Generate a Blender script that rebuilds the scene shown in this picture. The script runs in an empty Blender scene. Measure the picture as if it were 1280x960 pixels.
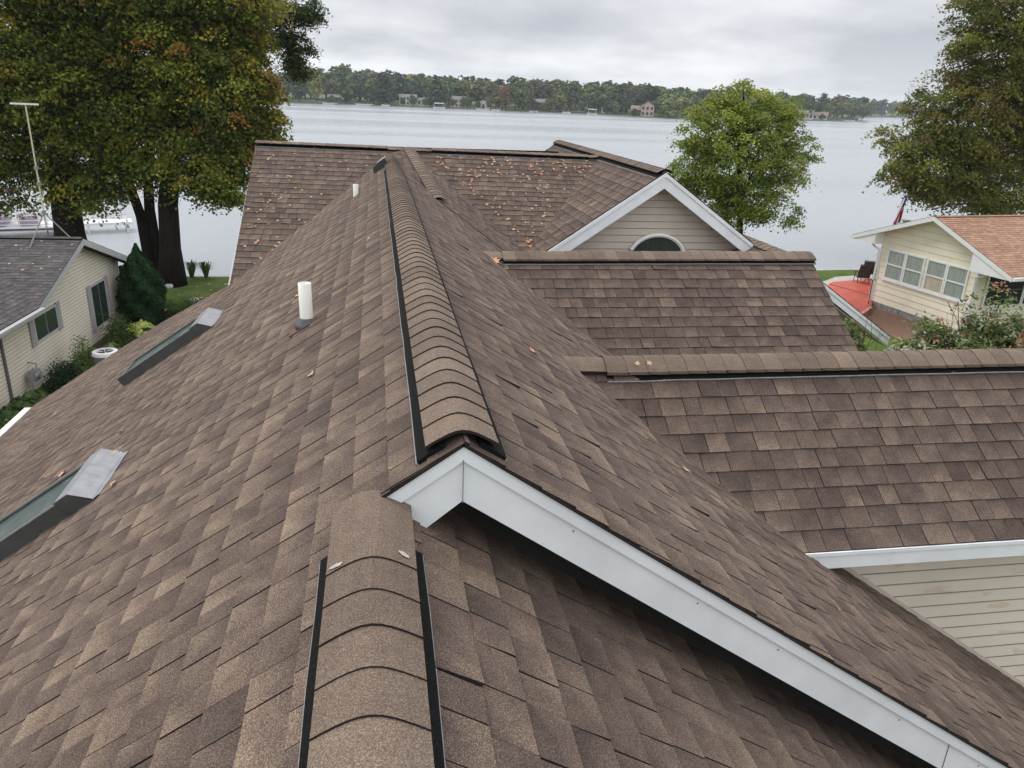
import bpy, bmesh, math, random
import numpy as np
from mathutils import Vector, Matrix
from mathutils.geometry import tessellate_polygon
random.seed(7); rng = np.random.default_rng(7)
R = math.radians
scene = bpy.context.scene
COL = scene.collection

# ---------------------------------------------------------------- camera
F_PX = 970.0; VPX, VPY = 468.0, 112.0; TILT = .04
def nrm(v):
    v = np.array(v, float); return v/np.linalg.norm(v)
d1 = nrm((VPX-640, VPY-480, F_PX))
nd = nrm(np.cross(d1, (1, TILT, 0)))
if nd[1] < 0: nd = -nd
d2 = nrm(np.cross(nd, d1))
if d2[0] < 0: d2 = -d2
RW = np.array([d2, d1, -nd])            # camera (x right, y down, z forward) -> world (metres, camera at origin)
cam_data = bpy.data.cameras.new('camera'); cam = bpy.data.objects.new('camera', cam_data); COL.objects.link(cam)
cx = RW @ np.array([1, 0, 0]); cy = RW @ np.array([0, -1, 0]); cz = RW @ np.array([0, 0, -1])
cam.matrix_world = Matrix(((cx[0], cy[0], cz[0], 0), (cx[1], cy[1], cz[1], 0), (cx[2], cy[2], cz[2], 0), (0, 0, 0, 1)))
cam_data.sensor_width = 36; cam_data.lens = F_PX/1280*36
cam_data.clip_start = .05; cam_data.clip_end = 6000
scene.camera = cam

# ---------------------------------------------------------------- world: overcast sky
SUN_AZ = R(-50); SUN_EL = R(52)         # azimuth measured from +Y (the ridge direction) towards +X
world = bpy.data.worlds.new('World'); scene.world = world; world.use_nodes = True
nt = world.node_tree; nt.nodes.clear()
def N(t, tp, **kw):
    n = t.nodes.new(tp)
    for k, v in kw.items():
        if hasattr(n, k): setattr(n, k, v)
    return n
out = N(nt, 'ShaderNodeOutputWorld'); bg = N(nt, 'ShaderNodeBackground'); bg.inputs['Strength'].default_value = .1
sky = N(nt, 'ShaderNodeTexSky'); sky.sky_type = 'NISHITA'; sky.sun_disc = False
sky.sun_elevation = SUN_EL; sky.sun_rotation = SUN_AZ; sky.dust_density = 4; sky.air_density = 1
tc = N(nt, 'ShaderNodeTexCoord'); sep = N(nt, 'ShaderNodeSeparateXYZ')
nt.links.new(tc.outputs['Generated'], sep.inputs[0])
zm = N(nt, 'ShaderNodeMath', operation='MAXIMUM'); zm.inputs[1].default_value = .0; nt.links.new(sep.outputs['Z'], zm.inputs[0])
# cloud layer coordinates: direction / (z + .12) flattens the clouds toward the horizon
za = N(nt, 'ShaderNodeMath', operation='ADD'); za.inputs[1].default_value = .22; nt.links.new(zm.outputs[0], za.inputs[0])
dx = N(nt, 'ShaderNodeMath', operation='DIVIDE'); nt.links.new(sep.outputs['X'], dx.inputs[0]); nt.links.new(za.outputs[0], dx.inputs[1])
dy = N(nt, 'ShaderNodeMath', operation='DIVIDE'); nt.links.new(sep.outputs['Y'], dy.inputs[0]); nt.links.new(za.outputs[0], dy.inputs[1])
cmb = N(nt, 'ShaderNodeCombineXYZ'); nt.links.new(dx.outputs[0], cmb.inputs[0]); nt.links.new(dy.outputs[0], cmb.inputs[1])
cn = N(nt, 'ShaderNodeTexNoise'); cn.inputs['Scale'].default_value = 1.15; cn.inputs['Detail'].default_value = 7; cn.inputs['Roughness'].default_value = .52
nt.links.new(cmb.outputs[0], cn.inputs['Vector'])
cr = N(nt, 'ShaderNodeValToRGB'); nt.links.new(cn.outputs['Fac'], cr.inputs['Fac'])
cr.color_ramp.elements[0].position = .37; cr.color_ramp.elements[0].color = (.44, .46, .505, 1)
cr.color_ramp.elements[1].position = .66; cr.color_ramp.elements[1].color = (.70, .715, .745, 1)
# brighter veil just over the horizon, brighter overhead (overcast; extra above view lifts the water)
hr = N(nt, 'ShaderNodeValToRGB'); nt.links.new(zm.outputs[0], hr.inputs['Fac'])
e = hr.color_ramp.elements; e[0].position = 0; e[0].color = (1.25, 1.25, 1.22, 1); e[1].position = 1; e[1].color = (1.9, 1.88, 1.84, 1)
a = e.new(.035); a.color = (1.2, 1.2, 1.18, 1)
a = e.new(.08); a.color = (1.0, 1.0, 1.0, 1)
a = e.new(.135); a.color = (.98, .98, .99, 1)
a = e.new(.22); a.color = (1.45, 1.45, 1.45, 1)
a = e.new(.5); a.color = (1.6, 1.59, 1.57, 1)
mul = N(nt, 'ShaderNodeMix', data_type='RGBA', blend_type='MULTIPLY'); mul.inputs[0].default_value = 1
nt.links.new(cr.outputs[0], mul.inputs[6]); nt.links.new(hr.outputs[0], mul.inputs[7])
sc10 = N(nt, 'ShaderNodeMix', data_type='RGBA', blend_type='MULTIPLY'); sc10.inputs[0].default_value = 1; sc10.inputs[7].default_value = (10, 10, 10, 1)
nt.links.new(mul.outputs[2], sc10.inputs[6])
bk = N(nt, 'ShaderNodeMapRange'); bk.inputs['From Min'].default_value = .3; bk.inputs['From Max'].default_value = -.8; bk.inputs['To Min'].default_value = 1.; bk.inputs['To Max'].default_value = 1.25  # added brightness in the sky behind the camera, lifts camera-facing boards
nt.links.new(sep.outputs['Y'], bk.inputs['Value'])
bkm = N(nt, 'ShaderNodeMix', data_type='RGBA', blend_type='MULTIPLY'); bkm.inputs[0].default_value = 1; nt.links.new(sc10.outputs[2], bkm.inputs[6]); nt.links.new(bk.outputs[0], bkm.inputs[7])
mx = N(nt, 'ShaderNodeMix', data_type='RGBA'); mx.inputs[0].default_value = .97
nt.links.new(sky.outputs[0], mx.inputs[6]); nt.links.new(bkm.outputs[2], mx.inputs[7])
nt.links.new(mx.outputs[2], bg.inputs['Color']); nt.links.new(bg.outputs[0], out.inputs[0])

sl = bpy.data.lights.new('sun', 'SUN'); sl.energy = 1.25; sl.angle = R(20); sl.color = (1, .97, .93)
so = bpy.data.objects.new('sun', sl); COL.objects.link(so)
sdir = Vector((math.sin(SUN_AZ)*math.cos(SUN_EL), math.cos(SUN_AZ)*math.cos(SUN_EL), math.sin(SUN_EL)))
so.rotation_euler = sdir.to_track_quat('Z', 'Y').to_euler(); so.location = sdir*50

scene.view_settings.view_transform = 'Standard'; scene.view_settings.look = 'None'
scene.view_settings.exposure = .36; scene.view_settings.gamma = 1; scene.view_settings.use_curve_mapping = False

# ---------------------------------------------------------------- pixel helpers (photo pixels -> points on real surfaces)
def ray(x, y): return RW @ nrm((x-640, y-480, F_PX))
def hit(px, P0, nn):
    r = ray(*px); return r*np.dot(nn, P0)/np.dot(nn, r)
def at_z(px, z): r = ray(*px); return r*z/r[2]
def at_y(px, y): r = ray(*px); return r*y/r[1]

# ---------------------------------------------------------------- object helpers
def tag(o, label=None, cat=None, group=None, kind=None):
    if label: o['label'] = label
    if cat: o['category'] = cat
    if group: o['group'] = group
    if kind: o['kind'] = kind
    return o
def empty(name, loc, label, cat, group=None, rz=0):
    o = bpy.data.objects.new(name, None); COL.objects.link(o); o.location = loc; o.rotation_euler = (0, 0, rz)
    o.empty_display_size = .1
    return tag(o, label, cat, group)

class MB:
    """collects polygons, builds one mesh object"""
    def __init__(s): s.v = []; s.f = []; s.m = []; s.c = []; s.hasc = False
    def poly(s, pts, m=0, col=None):
        i = len(s.v); s.v.extend([tuple(map(float, p)) for p in pts]); s.f.append(list(range(i, i+len(pts)))); s.m.append(m)
        if col is None: s.c.extend([.5]*len(pts))
        else: s.c.extend(col); s.hasc = True
    def hexa(s, q, m=0):      # q: 4 bottom pts (ccw from above), 4 top pts
        b, t = q[:4], q[4:]
        s.poly(b[::-1], m); s.poly(t, m)
        for i in range(4):
            j = (i+1) % 4; s.poly([b[i], b[j], t[j], t[i]], m)
    def box(s, c, size, m=0, ax=None):
        c = np.array(c, float); A = np.eye(3) if ax is None else np.array(ax, float)
        h = np.array(size)/2.
        p = lambda a, b, d: c + A[0]*a*h[0] + A[1]*b*h[1] + A[2]*d*h[2]
        s.hexa([p(-1, -1, -1), p(1, -1, -1), p(1, 1, -1), p(-1, 1, -1), p(-1, -1, 1), p(1, -1, 1), p(1, 1, 1), p(-1, 1, 1)], m)
    def beam(s, p0, p1, w, h, up=(0, 0, 1), m=0, off=(0, 0)):
        """rectangular bar from p0 to p1; w sideways, h along up; off shifts (side, up)"""
        p0 = np.array(p0, float); p1 = np.array(p1, float); d = nrm(p1-p0); side = nrm(np.cross(d, up)); u = nrm(np.cross(side, d))
        o = side*off[0] + u*off[1]
        q = []
        for uu in (-1, 1):
            for p, sgn in ((p0, -1), (p0, 1), (p1, 1), (p1, -1)):
                q.append(p+o+side*w/2*sgn+u*h/2*uu)
        s.hexa(q, m)
    def prism(s, poly, vec, m=0):
        poly = [np.array(p, float) for p in poly]; vec = np.array(vec, float)
        top = [p+vec for p in poly]
        s.poly(poly[::-1], m); s.poly(top, m)
        for i in range(len(poly)):
            j = (i+1) % len(poly); s.poly([poly[i], poly[j], top[j], top[i]], m)
    def tube(s, pts, rad, n=8, m=0, caps=True):
        pts = [np.array(p, float) for p in pts]
        if not hasattr(rad, '__len__'): rad = [rad]*len(pts)
        rings = []
        for i, p in enumerate(pts):
            d = nrm(pts[min(i+1, len(pts)-1)]-pts[max(i-1, 0)])
            a = nrm(np.cross(d, (0, 0, 1) if abs(d[2]) < .9 else (1, 0, 0))); b = np.cross(d, a)
            rings.append([p+(a*math.cos(t)+b*math.sin(t))*rad[i] for t in [2*math.pi*k/n for k in range(n)]])
        for r0, r1 in zip(rings, rings[1:]):
            for k in range(n):
                l = (k+1) % n; s.poly([r0[k], r1[k], r1[l], r0[l]], m)
        if caps: s.poly(rings[0], m); s.poly(rings[-1][::-1], m)
    def build(s, name, mats, parent=None, label=None, smooth=False, weld=True):
        me = bpy.data.meshes.new(name); me.from_pydata(s.v, [], s.f)
        if not isinstance(mats, (list, tuple)): mats = [mats]
        for mt in mats: me.materials.append(mt)
        me.polygons.foreach_set('material_index', s.m)
        if s.hasc:
            at = me.attributes.new('shade', 'FLOAT', 'POINT'); at.data.foreach_set('value', s.c)
        if weld and not s.hasc:
            bm = bmesh.new(); bm.from_mesh(me); bmesh.ops.remove_doubles(bm, verts=bm.verts, dist=1e-5)
            bmesh.ops.recalc_face_normals(bm, faces=bm.faces); bm.to_mesh(me); bm.free()
        if smooth:
            me.polygons.foreach_set('use_smooth', [True]*len(me.polygons))
        me.update()
        o = bpy.data.objects.new(name, me); COL.objects.link(o)
        if parent is not None:
            o.parent = parent
            L = Vector((0, 0, 0)); q = parent
            while q is not None: L = L+q.location; q = q.parent
            me.transform(Matrix.Translation(-L))      # coordinates were given in world space
        if label: o['label'] = label
        return o

# ---------------------------------------------------------------- materials
def mat(name, rough=.8, spec=.3, metal=0):
    m = bpy.data.materials.new(name); m.use_nodes = True
    b = m.node_tree.nodes['Principled BSDF']; b.inputs['Roughness'].default_value = rough
    b.inputs['Specular IOR Level'].default_value = spec; b.inputs['Metallic'].default_value = metal
    return m, m.node_tree, b
def ramp(t, stops):
    r = N(t, 'ShaderNodeValToRGB'); e = r.color_ramp.elements
    e[0].position, e[0].color = stops[0][0], (*stops[0][1], 1)
    e[1].position, e[1].color = stops[-1][0], (*stops[-1][1], 1)
    for p, c in stops[1:-1]:
        x = e.new(p); x.color = (*c, 1)
    return r
def noise(t, scale, detail=4, rough=.5, coord='Object', vec=None, stretch=None):
    n = N(t, 'ShaderNodeTexNoise'); n.inputs['Scale'].default_value = scale; n.inputs['Detail'].default_value = detail; n.inputs['Roughness'].default_value = rough
    c = N(t, 'ShaderNodeTexCoord')
    if stretch:
        mp = N(t, 'ShaderNodeMapping'); mp.inputs['Scale'].default_value = stretch
        t.links.new(c.outputs[coord], mp.inputs[0]); t.links.new(mp.outputs[0], n.inputs['Vector'])
    else: t.links.new(c.outputs[coord], n.inputs['Vector'])
    return n
def mixc(t, fac, a, b, mode='MIX'):
    m = N(t, 'ShaderNodeMix', data_type='RGBA', blend_type=mode)
    for i, x in ((0, fac), (6, a), (7, b)):
        if isinstance(x, (int, float)): m.inputs[i].default_value = x
        elif isinstance(x, tuple): m.inputs[i].default_value = (*x, 1)
        else: t.links.new(x, m.inputs[i])
    return m.outputs[2]
def bump(t, b, hgt, strength=.3, dist=.01):
    bn = N(t, 'ShaderNodeBump'); bn.inputs['Strength'].default_value = strength; bn.inputs['Distance'].default_value = dist
    t.links.new(hgt, bn.inputs['Height']); t.links.new(bn.outputs[0], b.inputs['Normal'])
def simple(name, col, rough=.7, var=.12, scale=6, spec=.3, metal=0, bmp=0, stretch=None):
    m, t, b = mat(name, rough, spec, metal)
    n = noise(t, scale, 5, .6, stretch=stretch)
    r = ramp(t, [(.3, tuple(c*(1-var) for c in col)), (.7, tuple(min(1, c*(1+var)) for c in col))]); t.links.new(n.outputs['Fac'], r.inputs['Fac'])
    t.links.new(r.outputs[0], b.inputs['Base Color'])
    if bmp: bump(t, b, n.outputs['Fac'], bmp)
    return m
def shingle_mat(name, stops, gran=.66, gscale=265, stain=True):
    m, t, b = mat(name, .93, .25)
    at = N(t, 'ShaderNodeAttribute'); at.attribute_name = 'shade'
    n1 = noise(t, 12, 5, .7)                        # cloudy granule blend
    n2 = noise(t, gscale, 2, .7)                     # granules
    n3 = noise(t, .9, 3, .6)                         # broad weathering
    a1 = N(t, 'ShaderNodeMath', operation='MULTIPLY_ADD'); t.links.new(n1.outputs['Fac'], a1.inputs[0]); a1.inputs[1].default_value = .8; a1.inputs[2].default_value = -.4
    a2 = N(t, 'ShaderNodeMath', operation='ADD'); t.links.new(at.outputs['Fac'], a2.inputs[0]); t.links.new(a1.outputs[0], a2.inputs[1])
    r = ramp(t, stops); t.links.new(a2.outputs[0], r.inputs['Fac'])
    g = ramp(t, [(.30, (1-gran, 1-gran, 1-gran*.97)), (.5, (.90, .885, .875)), (.72, (1+gran*2.3, 1+gran*1.95, 1+gran*1.4))]); t.links.new(n2.outputs['Fac'], g.inputs['Fac'])
    c = mixc(t, 1., r.outputs[0], g.outputs[0], 'MULTIPLY')
    w = ramp(t, [(.3, (.88, .86, .86)), (.7, (1.1, 1.1, 1.1))]); t.links.new(n3.outputs['Fac'], w.inputs['Fac'])
    c = mixc(t, 1., c, w.outputs[0], 'MULTIPLY')
    t.links.new(c, b.inputs['Base Color'])
    bump(t, b, n2.outputs['Fac'], .45, .004)
    return m
SH_STOPS = [(0.0, (.056, .042, .038)), (.25, (.080, .060, .052)), (.5, (.112, .084, .071)), (.75, (.156, .119, .095)), (1.0, (.225, .174, .133))]
M_sh = shingle_mat('brown shingle granules', SH_STOPS)
M_edge = simple('asphalt shingle edge', (.022, .017, .016), .95, .3, 30)
M_cap = shingle_mat('ridge cap granules', [(0, (.105, .079, .065)), (.5, (.152, .117, .093)), (1, (.205, .158, .124))], .5)
M_shg = shingle_mat('grey shingle granules', [(0, (.045, .043, .046)), (.5, (.088, .083, .085)), (1, (.16, .15, .15))], .3)
M_sht = shingle_mat('tan red shingle granules', [(0, (.22, .125, .085)), (.5, (.33, .195, .135)), (1, (.47, .31, .22))], .25)
def vent_mat():
    m, t, b = mat('black ridge vent filter', .9, .2)
    n = noise(t, 160, 3, .8); r = ramp(t, [(.58, (.006, .006, .006)), (.66, (.02, .02, .02)), (.76, (.13, .13, .12))]); t.links.new(n.outputs['Fac'], r.inputs['Fac'])
    t.links.new(r.outputs[0], b.inputs['Base Color']); bump(t, b, n.outputs['Fac'], .8, .01); return m
M_vent = vent_mat()
M_strip = simple('grey vent flange', (.24, .24, .24), .6, .3, 40)
def painted_metal(name, col, dirt=.1):
    m, t, b = mat(name, .42, .4)
    n = noise(t, 3.5, 6, .6); r = ramp(t, [(.3, tuple(c*(1-dirt) for c in col)), (.65, col)]); t.links.new(n.outputs['Fac'], r.inputs['Fac'])
    s2 = noise(t, 60, 3, .7); r2 = ramp(t, [(.24, (.55, .54, .52)), (.31, (1, 1, 1))]); t.links.new(s2.outputs['Fac'], r2.inputs['Fac'])
    t.links.new(mixc(t, 1., r.outputs[0], r2.outputs[0], 'MULTIPLY'), b.inputs['Base Color'])
    n3 = noise(t, 1.6, 2, .5); bump(t, b, n3.outputs['Fac'], .25, .02); return m
M_fascia = painted_metal('white painted fascia metal', (.82, .845, .86), .14)
M_white = painted_metal('white trim', (.78, .78, .77), .08)
M_greytrim = painted_metal('grey trim', (.44, .44, .44), .08)
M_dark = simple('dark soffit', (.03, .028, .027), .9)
def siding_mat(name, col, stain=0):
    m, t, b = mat(name, .55, .35)
    n = noise(t, 1.3, 5, .6); r = ramp(t, [(.3, tuple(c*.9 for c in col)), (.7, tuple(c*1.04 for c in col))]); t.links.new(n.outputs['Fac'], r.inputs['Fac'])
    c = r.outputs[0]
    if stain:
        n2 = noise(t, 3.2, 3, .4, stretch=(1, 1, 3.4)); r2 = ramp(t, [(.60, (1, 1, 1)), (.625, (.90, .85, .81))]); t.links.new(n2.outputs['Fac'], r2.inputs['Fac'])
        c = mixc(t, 1., c, r2.outputs[0], 'MULTIPLY')
    n4 = noise(t, 35, 3, .6, stretch=(1, 1, 12)); bump(t, b, n4.outputs['Fac'], .08, .005)
    t.links.new(c, b.inputs['Base Color']); return m
M_seam = simple('siding seam grime and painted shade', (.30, .27, .23), .8, .2, 4)  # dark strip paints the lap's shade line, with some grime
M_side = siding_mat('taupe vinyl siding', (.56, .495, .415), 0)
M_side_st = siding_mat('taupe vinyl siding with water marks', (.71, .63, .53), 1)
M_sidel = siding_mat('cream grey vinyl siding', (.68, .61, .505))
M_sider = siding_mat('cream board siding', (.82, .755, .60))
def glass_mat(name, col, rough=.08):
    m, t, b = mat(name, rough, .6)
    n = noise(t, 3, 3, .5, stretch=(8, 8, .5)); r = ramp(t, [(.3, tuple(c*.75 for c in col)), (.7, tuple(c*1.2 for c in col))]); t.links.new(n.outputs['Fac'], r.inputs['Fac'])
    t.links.new(r.outputs[0], b.inputs['Base Color']); return m
M_glass = glass_mat('dark green glass', (.03, .045, .038))
M_glassb = glass_mat('window glass over blinds', (.30, .34, .31), .15)
M_glassc = glass_mat('window glass over tan shade', (.48, .43, .33), .15)
M_black = simple('black plastic', (.02, .02, .02), .6)

# ---------------------------------------------------------------- clipping and lapped courses
def clip(poly, C):
    """Sutherland-Hodgman, C convex ccw; points 2D"""
    for i in range(len(C)):
        a, b = C[i], C[(i+1) % len(C)]; ex, ey = b[0]-a[0], b[1]-a[1]
        inp = poly; poly = []
        if not inp: return []
        f = lambda p: ex*(p[1]-a[1])-ey*(p[0]-a[0])
        for j in range(len(inp)):
            p, q = inp[j], inp[(j+1) % len(inp)]; fp, fq = f(p), f(q)
            if fp >= -1e-9: poly.append(p)
            if (fp > 1e-9 and fq < -1e-9) or (fp < -1e-9 and fq > 1e-9):
                t = fp/(fp-fq); poly.append((p[0]+(q[0]-p[0])*t, p[1]+(q[1]-p[1])*t))
    return poly
def area2(p): return sum(p[i][0]*p[(i+1) % len(p)][1]-p[(i+1) % len(p)][0]*p[i][1] for i in range(len(p)))/2
def frame_of(nn, course):
    nn = nrm(nn); u = nrm(np.array(course, float)-nn*np.dot(course, nn)); v = np.cross(nn, u)
    if v[2] < 0: u = -u; v = -v
    return nn, u, v
def shingles(name, parent, polys, nn, course, mats, expo=.143, wmin=.115, wmax=.185, thick=.0065, lam=.002, gap=.0042, vgrad=.13, origin=None, drop=.012, seed=1, label=None, bias=0., deck=.010):
    rr = random.Random(seed)
    nn, u, v = frame_of(nn, course)
    O = np.array(polys[0][0] if origin is None else origin, float)
    mb = MB()
    P2 = []
    for p in polys:
        q = [(float(np.dot(np.array(x)-O, u)), float(np.dot(np.array(x)-O, v))) for x in p]
        if area2(q) < 0: q = q[::-1]
        k_ = len(q)
        if all((q[(i+1) % k_][0]-q[i][0])*(q[(i+2) % k_][1]-q[(i+1) % k_][1])-(q[(i+1) % k_][1]-q[i][1])*(q[(i+2) % k_][0]-q[(i+1) % k_][0]) > -1e-7 for i in range(k_)): P2.append(q)
        else:
            for tri in tessellate_polygon([[Vector((a_, b_, 0)) for a_, b_ in q]]):
                t3 = [q[i] for i in tri]
                if area2(t3) < 0: t3 = t3[::-1]
                if abs(area2(t3)) > 1e-6: P2.append(t3)
    umin = min(x for q in P2 for x, y in q); umax = max(x for q in P2 for x, y in q)
    vmin = min(y for q in P2 for x, y in q); vmax = max(y for q in P2 for x, y in q)
    W = lambda x, y, z: O+u*x+v*y+nn*z
    i0 = int(math.floor(vmin/expo)); i1 = int(math.ceil(vmax/expo))
    for i in range(i0, i1):
        x = umin-rr.random()*wmax; up = rr.random() < .5; y0 = i*expo; y1 = y0+expo+.004
        s_prev = rr.random()
        rowb = rr.uniform(-.06, .06)
        while x < umax:
            w = rr.uniform(wmin, wmax); up = not up if rr.random() < .85 else up
            l = lam if up else 0.
            jit = [rr.uniform(-.0018, .0018) for _ in range(2)]
            curl = rr.uniform(.003, .009) if rr.random() < .05 else 0.
            gp_ = gap*rr.uniform(.5, 1.3); rect = [(x, y0+jit[0]), (x+w-gp_, y0+jit[1]), (x+w-gp_+rr.uniform(-.002, .001), y1), (x, y1)]
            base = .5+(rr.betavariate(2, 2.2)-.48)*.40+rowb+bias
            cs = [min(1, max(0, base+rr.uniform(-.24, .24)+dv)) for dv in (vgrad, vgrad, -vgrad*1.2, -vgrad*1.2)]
            for C in P2:
                q = clip(rect, C)
                if len(q) < 3 or abs(area2(q)) < 1e-5: continue
                top = []; bot = []; col = []
                for (a, b_) in q:
                    tt = min(1, max(0, (b_-y0)/expo)); ss = min(1, max(0, (a-x)/w))
                    z = (thick*(1-tt)+.0005)+l+curl*(1-tt)*(1-ss)
                    top.append(W(a, b_, z)); bot.append(W(a, b_, -.003))
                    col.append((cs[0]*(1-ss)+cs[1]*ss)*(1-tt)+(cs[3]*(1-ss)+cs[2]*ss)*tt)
                mb.poly(top, 0, col)
                for k in range(len(q)):
                    k2 = (k+1) % len(q)
                    if min(q[k][1], q[k2][1]) > y1-1e-4: continue
                    mb.poly([bot[k], bot[k2], top[k2], top[k]], 1, [.2]*4)
            x += w
    for C in P2:                                     # the deck under the shingles
        mb.poly([W(a, b_, -.003) for a, b_ in C], 1, [.2]*len(C))
        lo = [W(a, b_, -deck) for a, b_ in C]; hi = [W(a, b_, -.0035) for a, b_ in C]
        mb.poly(lo[::-1], 1, [.2]*len(C))
        for k in range(len(C)):
            k2 = (k+1) % len(C); mb.poly([lo[k], lo[k2], hi[k2], hi[k]], 1, [.2]*4)
    return mb.build(name, mats, parent, label, weld=False)
def siding(name, parent, polys, nn, mat_, expo=.11, lap=.012, thick=.05, label=None, seam=.012):
    """horizontal lapped boards on a vertical wall; nn = outward normal; material slot 1 paints the shade line and grime under each lap"""
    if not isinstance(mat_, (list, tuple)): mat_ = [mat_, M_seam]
    nn = nrm(nn); u = nrm(np.cross((0, 0, 1), nn)); v = np.array([0, 0, 1.]); O = np.array(polys[0][0], float)
    mb = MB(); W = lambda x, y, z: O+u*x+v*y+nn*z
    work = list(polys)
    for p in work:
        C = [(float(np.dot(np.array(x)-O, u)), float(np.dot(np.array(x)-O, v))) for x in p]
        if area2(C) < 0: C = C[::-1]
        k_ = len(C)
        if not all((C[(i+1) % k_][0]-C[i][0])*(C[(i+2) % k_][1]-C[(i+1) % k_][1])-(C[(i+1) % k_][1]-C[i][1])*(C[(i+2) % k_][0]-C[(i+1) % k_][0]) > -1e-7 for i in range(k_)):
            for tri in tessellate_polygon([[Vector((a_, b_, 0)) for a_, b_ in C]]): work.append([tuple(O+u*C[i][0]+v*C[i][1]) for i in tri])
            continue
        um, uM = min(x for x, y in C), max(x for x, y in C); vm, vM = min(y for x, y in C), max(y for x, y in C)
        i = int(math.floor(vm/expo))
        while i*expo < vM:
            q = clip([(um-1, i*expo), (uM+1, i*expo), (uM+1, (i+1)*expo), (um-1, (i+1)*expo)], C)
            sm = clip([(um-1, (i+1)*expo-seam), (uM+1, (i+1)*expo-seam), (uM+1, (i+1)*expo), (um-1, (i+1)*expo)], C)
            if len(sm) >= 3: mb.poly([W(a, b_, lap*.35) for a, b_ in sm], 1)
            if len(q) >= 3:
                zz = lambda b_: lap*(1-(b_-i*expo)/expo)+.001
                top = [W(a, b_, zz(b_)) for a, b_ in q]; bot = [W(a, b_, -.002) for a, b_ in q]
                mb.poly(top)
                for k in range(len(q)):
                    k2 = (k+1) % len(q); mb.poly([bot[k], bot[k2], top[k2], top[k]])
            i += 1
        mb.prism([W(a, b_, -thick) for a, b_ in C], nn*(thick-.002))
    return mb.build(name, mat_, parent, label, weld=False)

def ridge_cap(name, parent, p0, p1, mL, mR, half=.112, vent=True, lift=.028, expo=.143, seed=3, mats=None, flat_start=0, axis=None, vent_from=0, vent_to=None, thick=.0032, one_side=None, soft=.045, flat_end=0, vw=.015, zt=.018, skirt=0):
    """arched cap shingles along the ridge p0 -> p1 (butts face p0); mL, mR: roof slope on the left and right of that direction"""
    rr = random.Random(seed); p0 = np.array(p0, float); p1 = np.array(p1, float); d = p1-p0; Ln = np.linalg.norm(d); d = d/Ln
    side = nrm(np.cross(d, (0, 0, 1)))          # to the right
    def prof(x):                                # surface drop at horizontal offset x
        m_ = mR if x > 0 else mL
        return -m_*(math.sqrt(x*x+soft*soft)-soft)
    up = np.array([0, 0, 1.])
    mb = MB(); n = 10; xs = [(-1+2*k/n)*half for k in range(n+1)]
    pos = 0.; first = True
    while pos < Ln-.01:
        L_ = flat_start if (first and flat_start) else expo
        if flat_end and Ln-pos-L_ < flat_end: L_ = Ln-pos
        e1 = min(pos+L_+.01, Ln)
        jz = rr.uniform(-.0012, .0012); base = rr.uniform(.25, .8); skew = rr.uniform(-.004, .004)
        A = []; B = []; A0 = []
        for x in xs:
            jx = skew*x/half
            A.append(p0+d*(pos+jx)+side*x+up*(lift+prof(x)+thick+.004+jz)); A0.append(p0+d*(pos+jx)+side*x+up*(lift+prof(x)-.004))
            B.append(p0+d*e1+side*x+up*(lift+prof(x)+.001))
        for k in range(n):
            c = [base+rr.uniform(-.1, .1) for _ in range(4)]
            mb.poly([A[k], A[k+1], B[k+1], B[k]], 0, c)
            mb.poly([A0[k], A0[k+1], A[k+1], A[k]], 1, [.2]*4)
        for k, sg in ((0, 1), (n, -1)):
            sk = skirt or .012; lo = [A[k]-up*sk, B[k]-up*sk]
            mb.poly([A[k], lo[0], lo[1], B[k]][::sg], 0 if skirt else 1, [base if skirt else .2]*4)
        pos += L_; first = False
    # end closure
    E0 = [p1+side*x+up*(lift+prof(x)+.001) for x in xs]; E1 = [p1+side*x+up*(prof(x)-.01) for x in xs]
    for k in range(n): mb.poly([E0[k+1], E0[k], E1[k], E1[k+1]], 1, [.2]*4)
    cap = mb.build(name, mats or [M_cap, M_edge], parent, weld=False)
    for p in cap.data.polygons:
        p.use_smooth = (p.material_index == 0)
    if vent:
        vt = Ln if vent_to is None else vent_to
        a0 = p0+d*vent_from; a1 = p0+d*vt
        for sg, m_ in ((-1, mL), (1, mR)):
            if one_side and sg != one_side: continue
            vb = MB()
            # black filter in wavy short pieces
            nseg = max(3, int((vt-vent_from)/.25)); sl_ = nrm(side*sg-up*m_); nr = nrm(side*sg*m_+up)
            ks = [i/nseg for i in range(nseg+1)]; wv = [rr.uniform(-.0025, .0025) for _ in ks]
            for i in range(nseg):
                q0 = a0+(a1-a0)*ks[i]; q1 = a0+(a1-a0)*ks[i+1]
                def P(q, x, h): return q+side*sg*x+up*(-m_*x)+nr*h
                i0, o0, i1_, o1 = .05, half+vw+wv[i], .05, half+vw+wv[i+1]
                vb.hexa([P(q0, i0, -.002), P(q0, o0, -.002), P(q1, o1, -.002), P(q1, i1_, -.002), P(q0, i0, zt), P(q0, o0, zt), P(q1, o1, zt), P(q1, i1_, zt)])
                vb.hexa([P(q0, o0+.0005, .001), P(q0, o0+.0055, .001), P(q1, o1+.0055, .001), P(q1, o1+.0005, .001), P(q0, o0+.0005, .014), P(q0, o0+.0055, .013), P(q1, o1+.0055, .013), P(q1, o1+.0005, .014)], 1)
            vb.build('ridge_vent', [M_vent, M_strip], cap, weld=False)
    return cap

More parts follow.
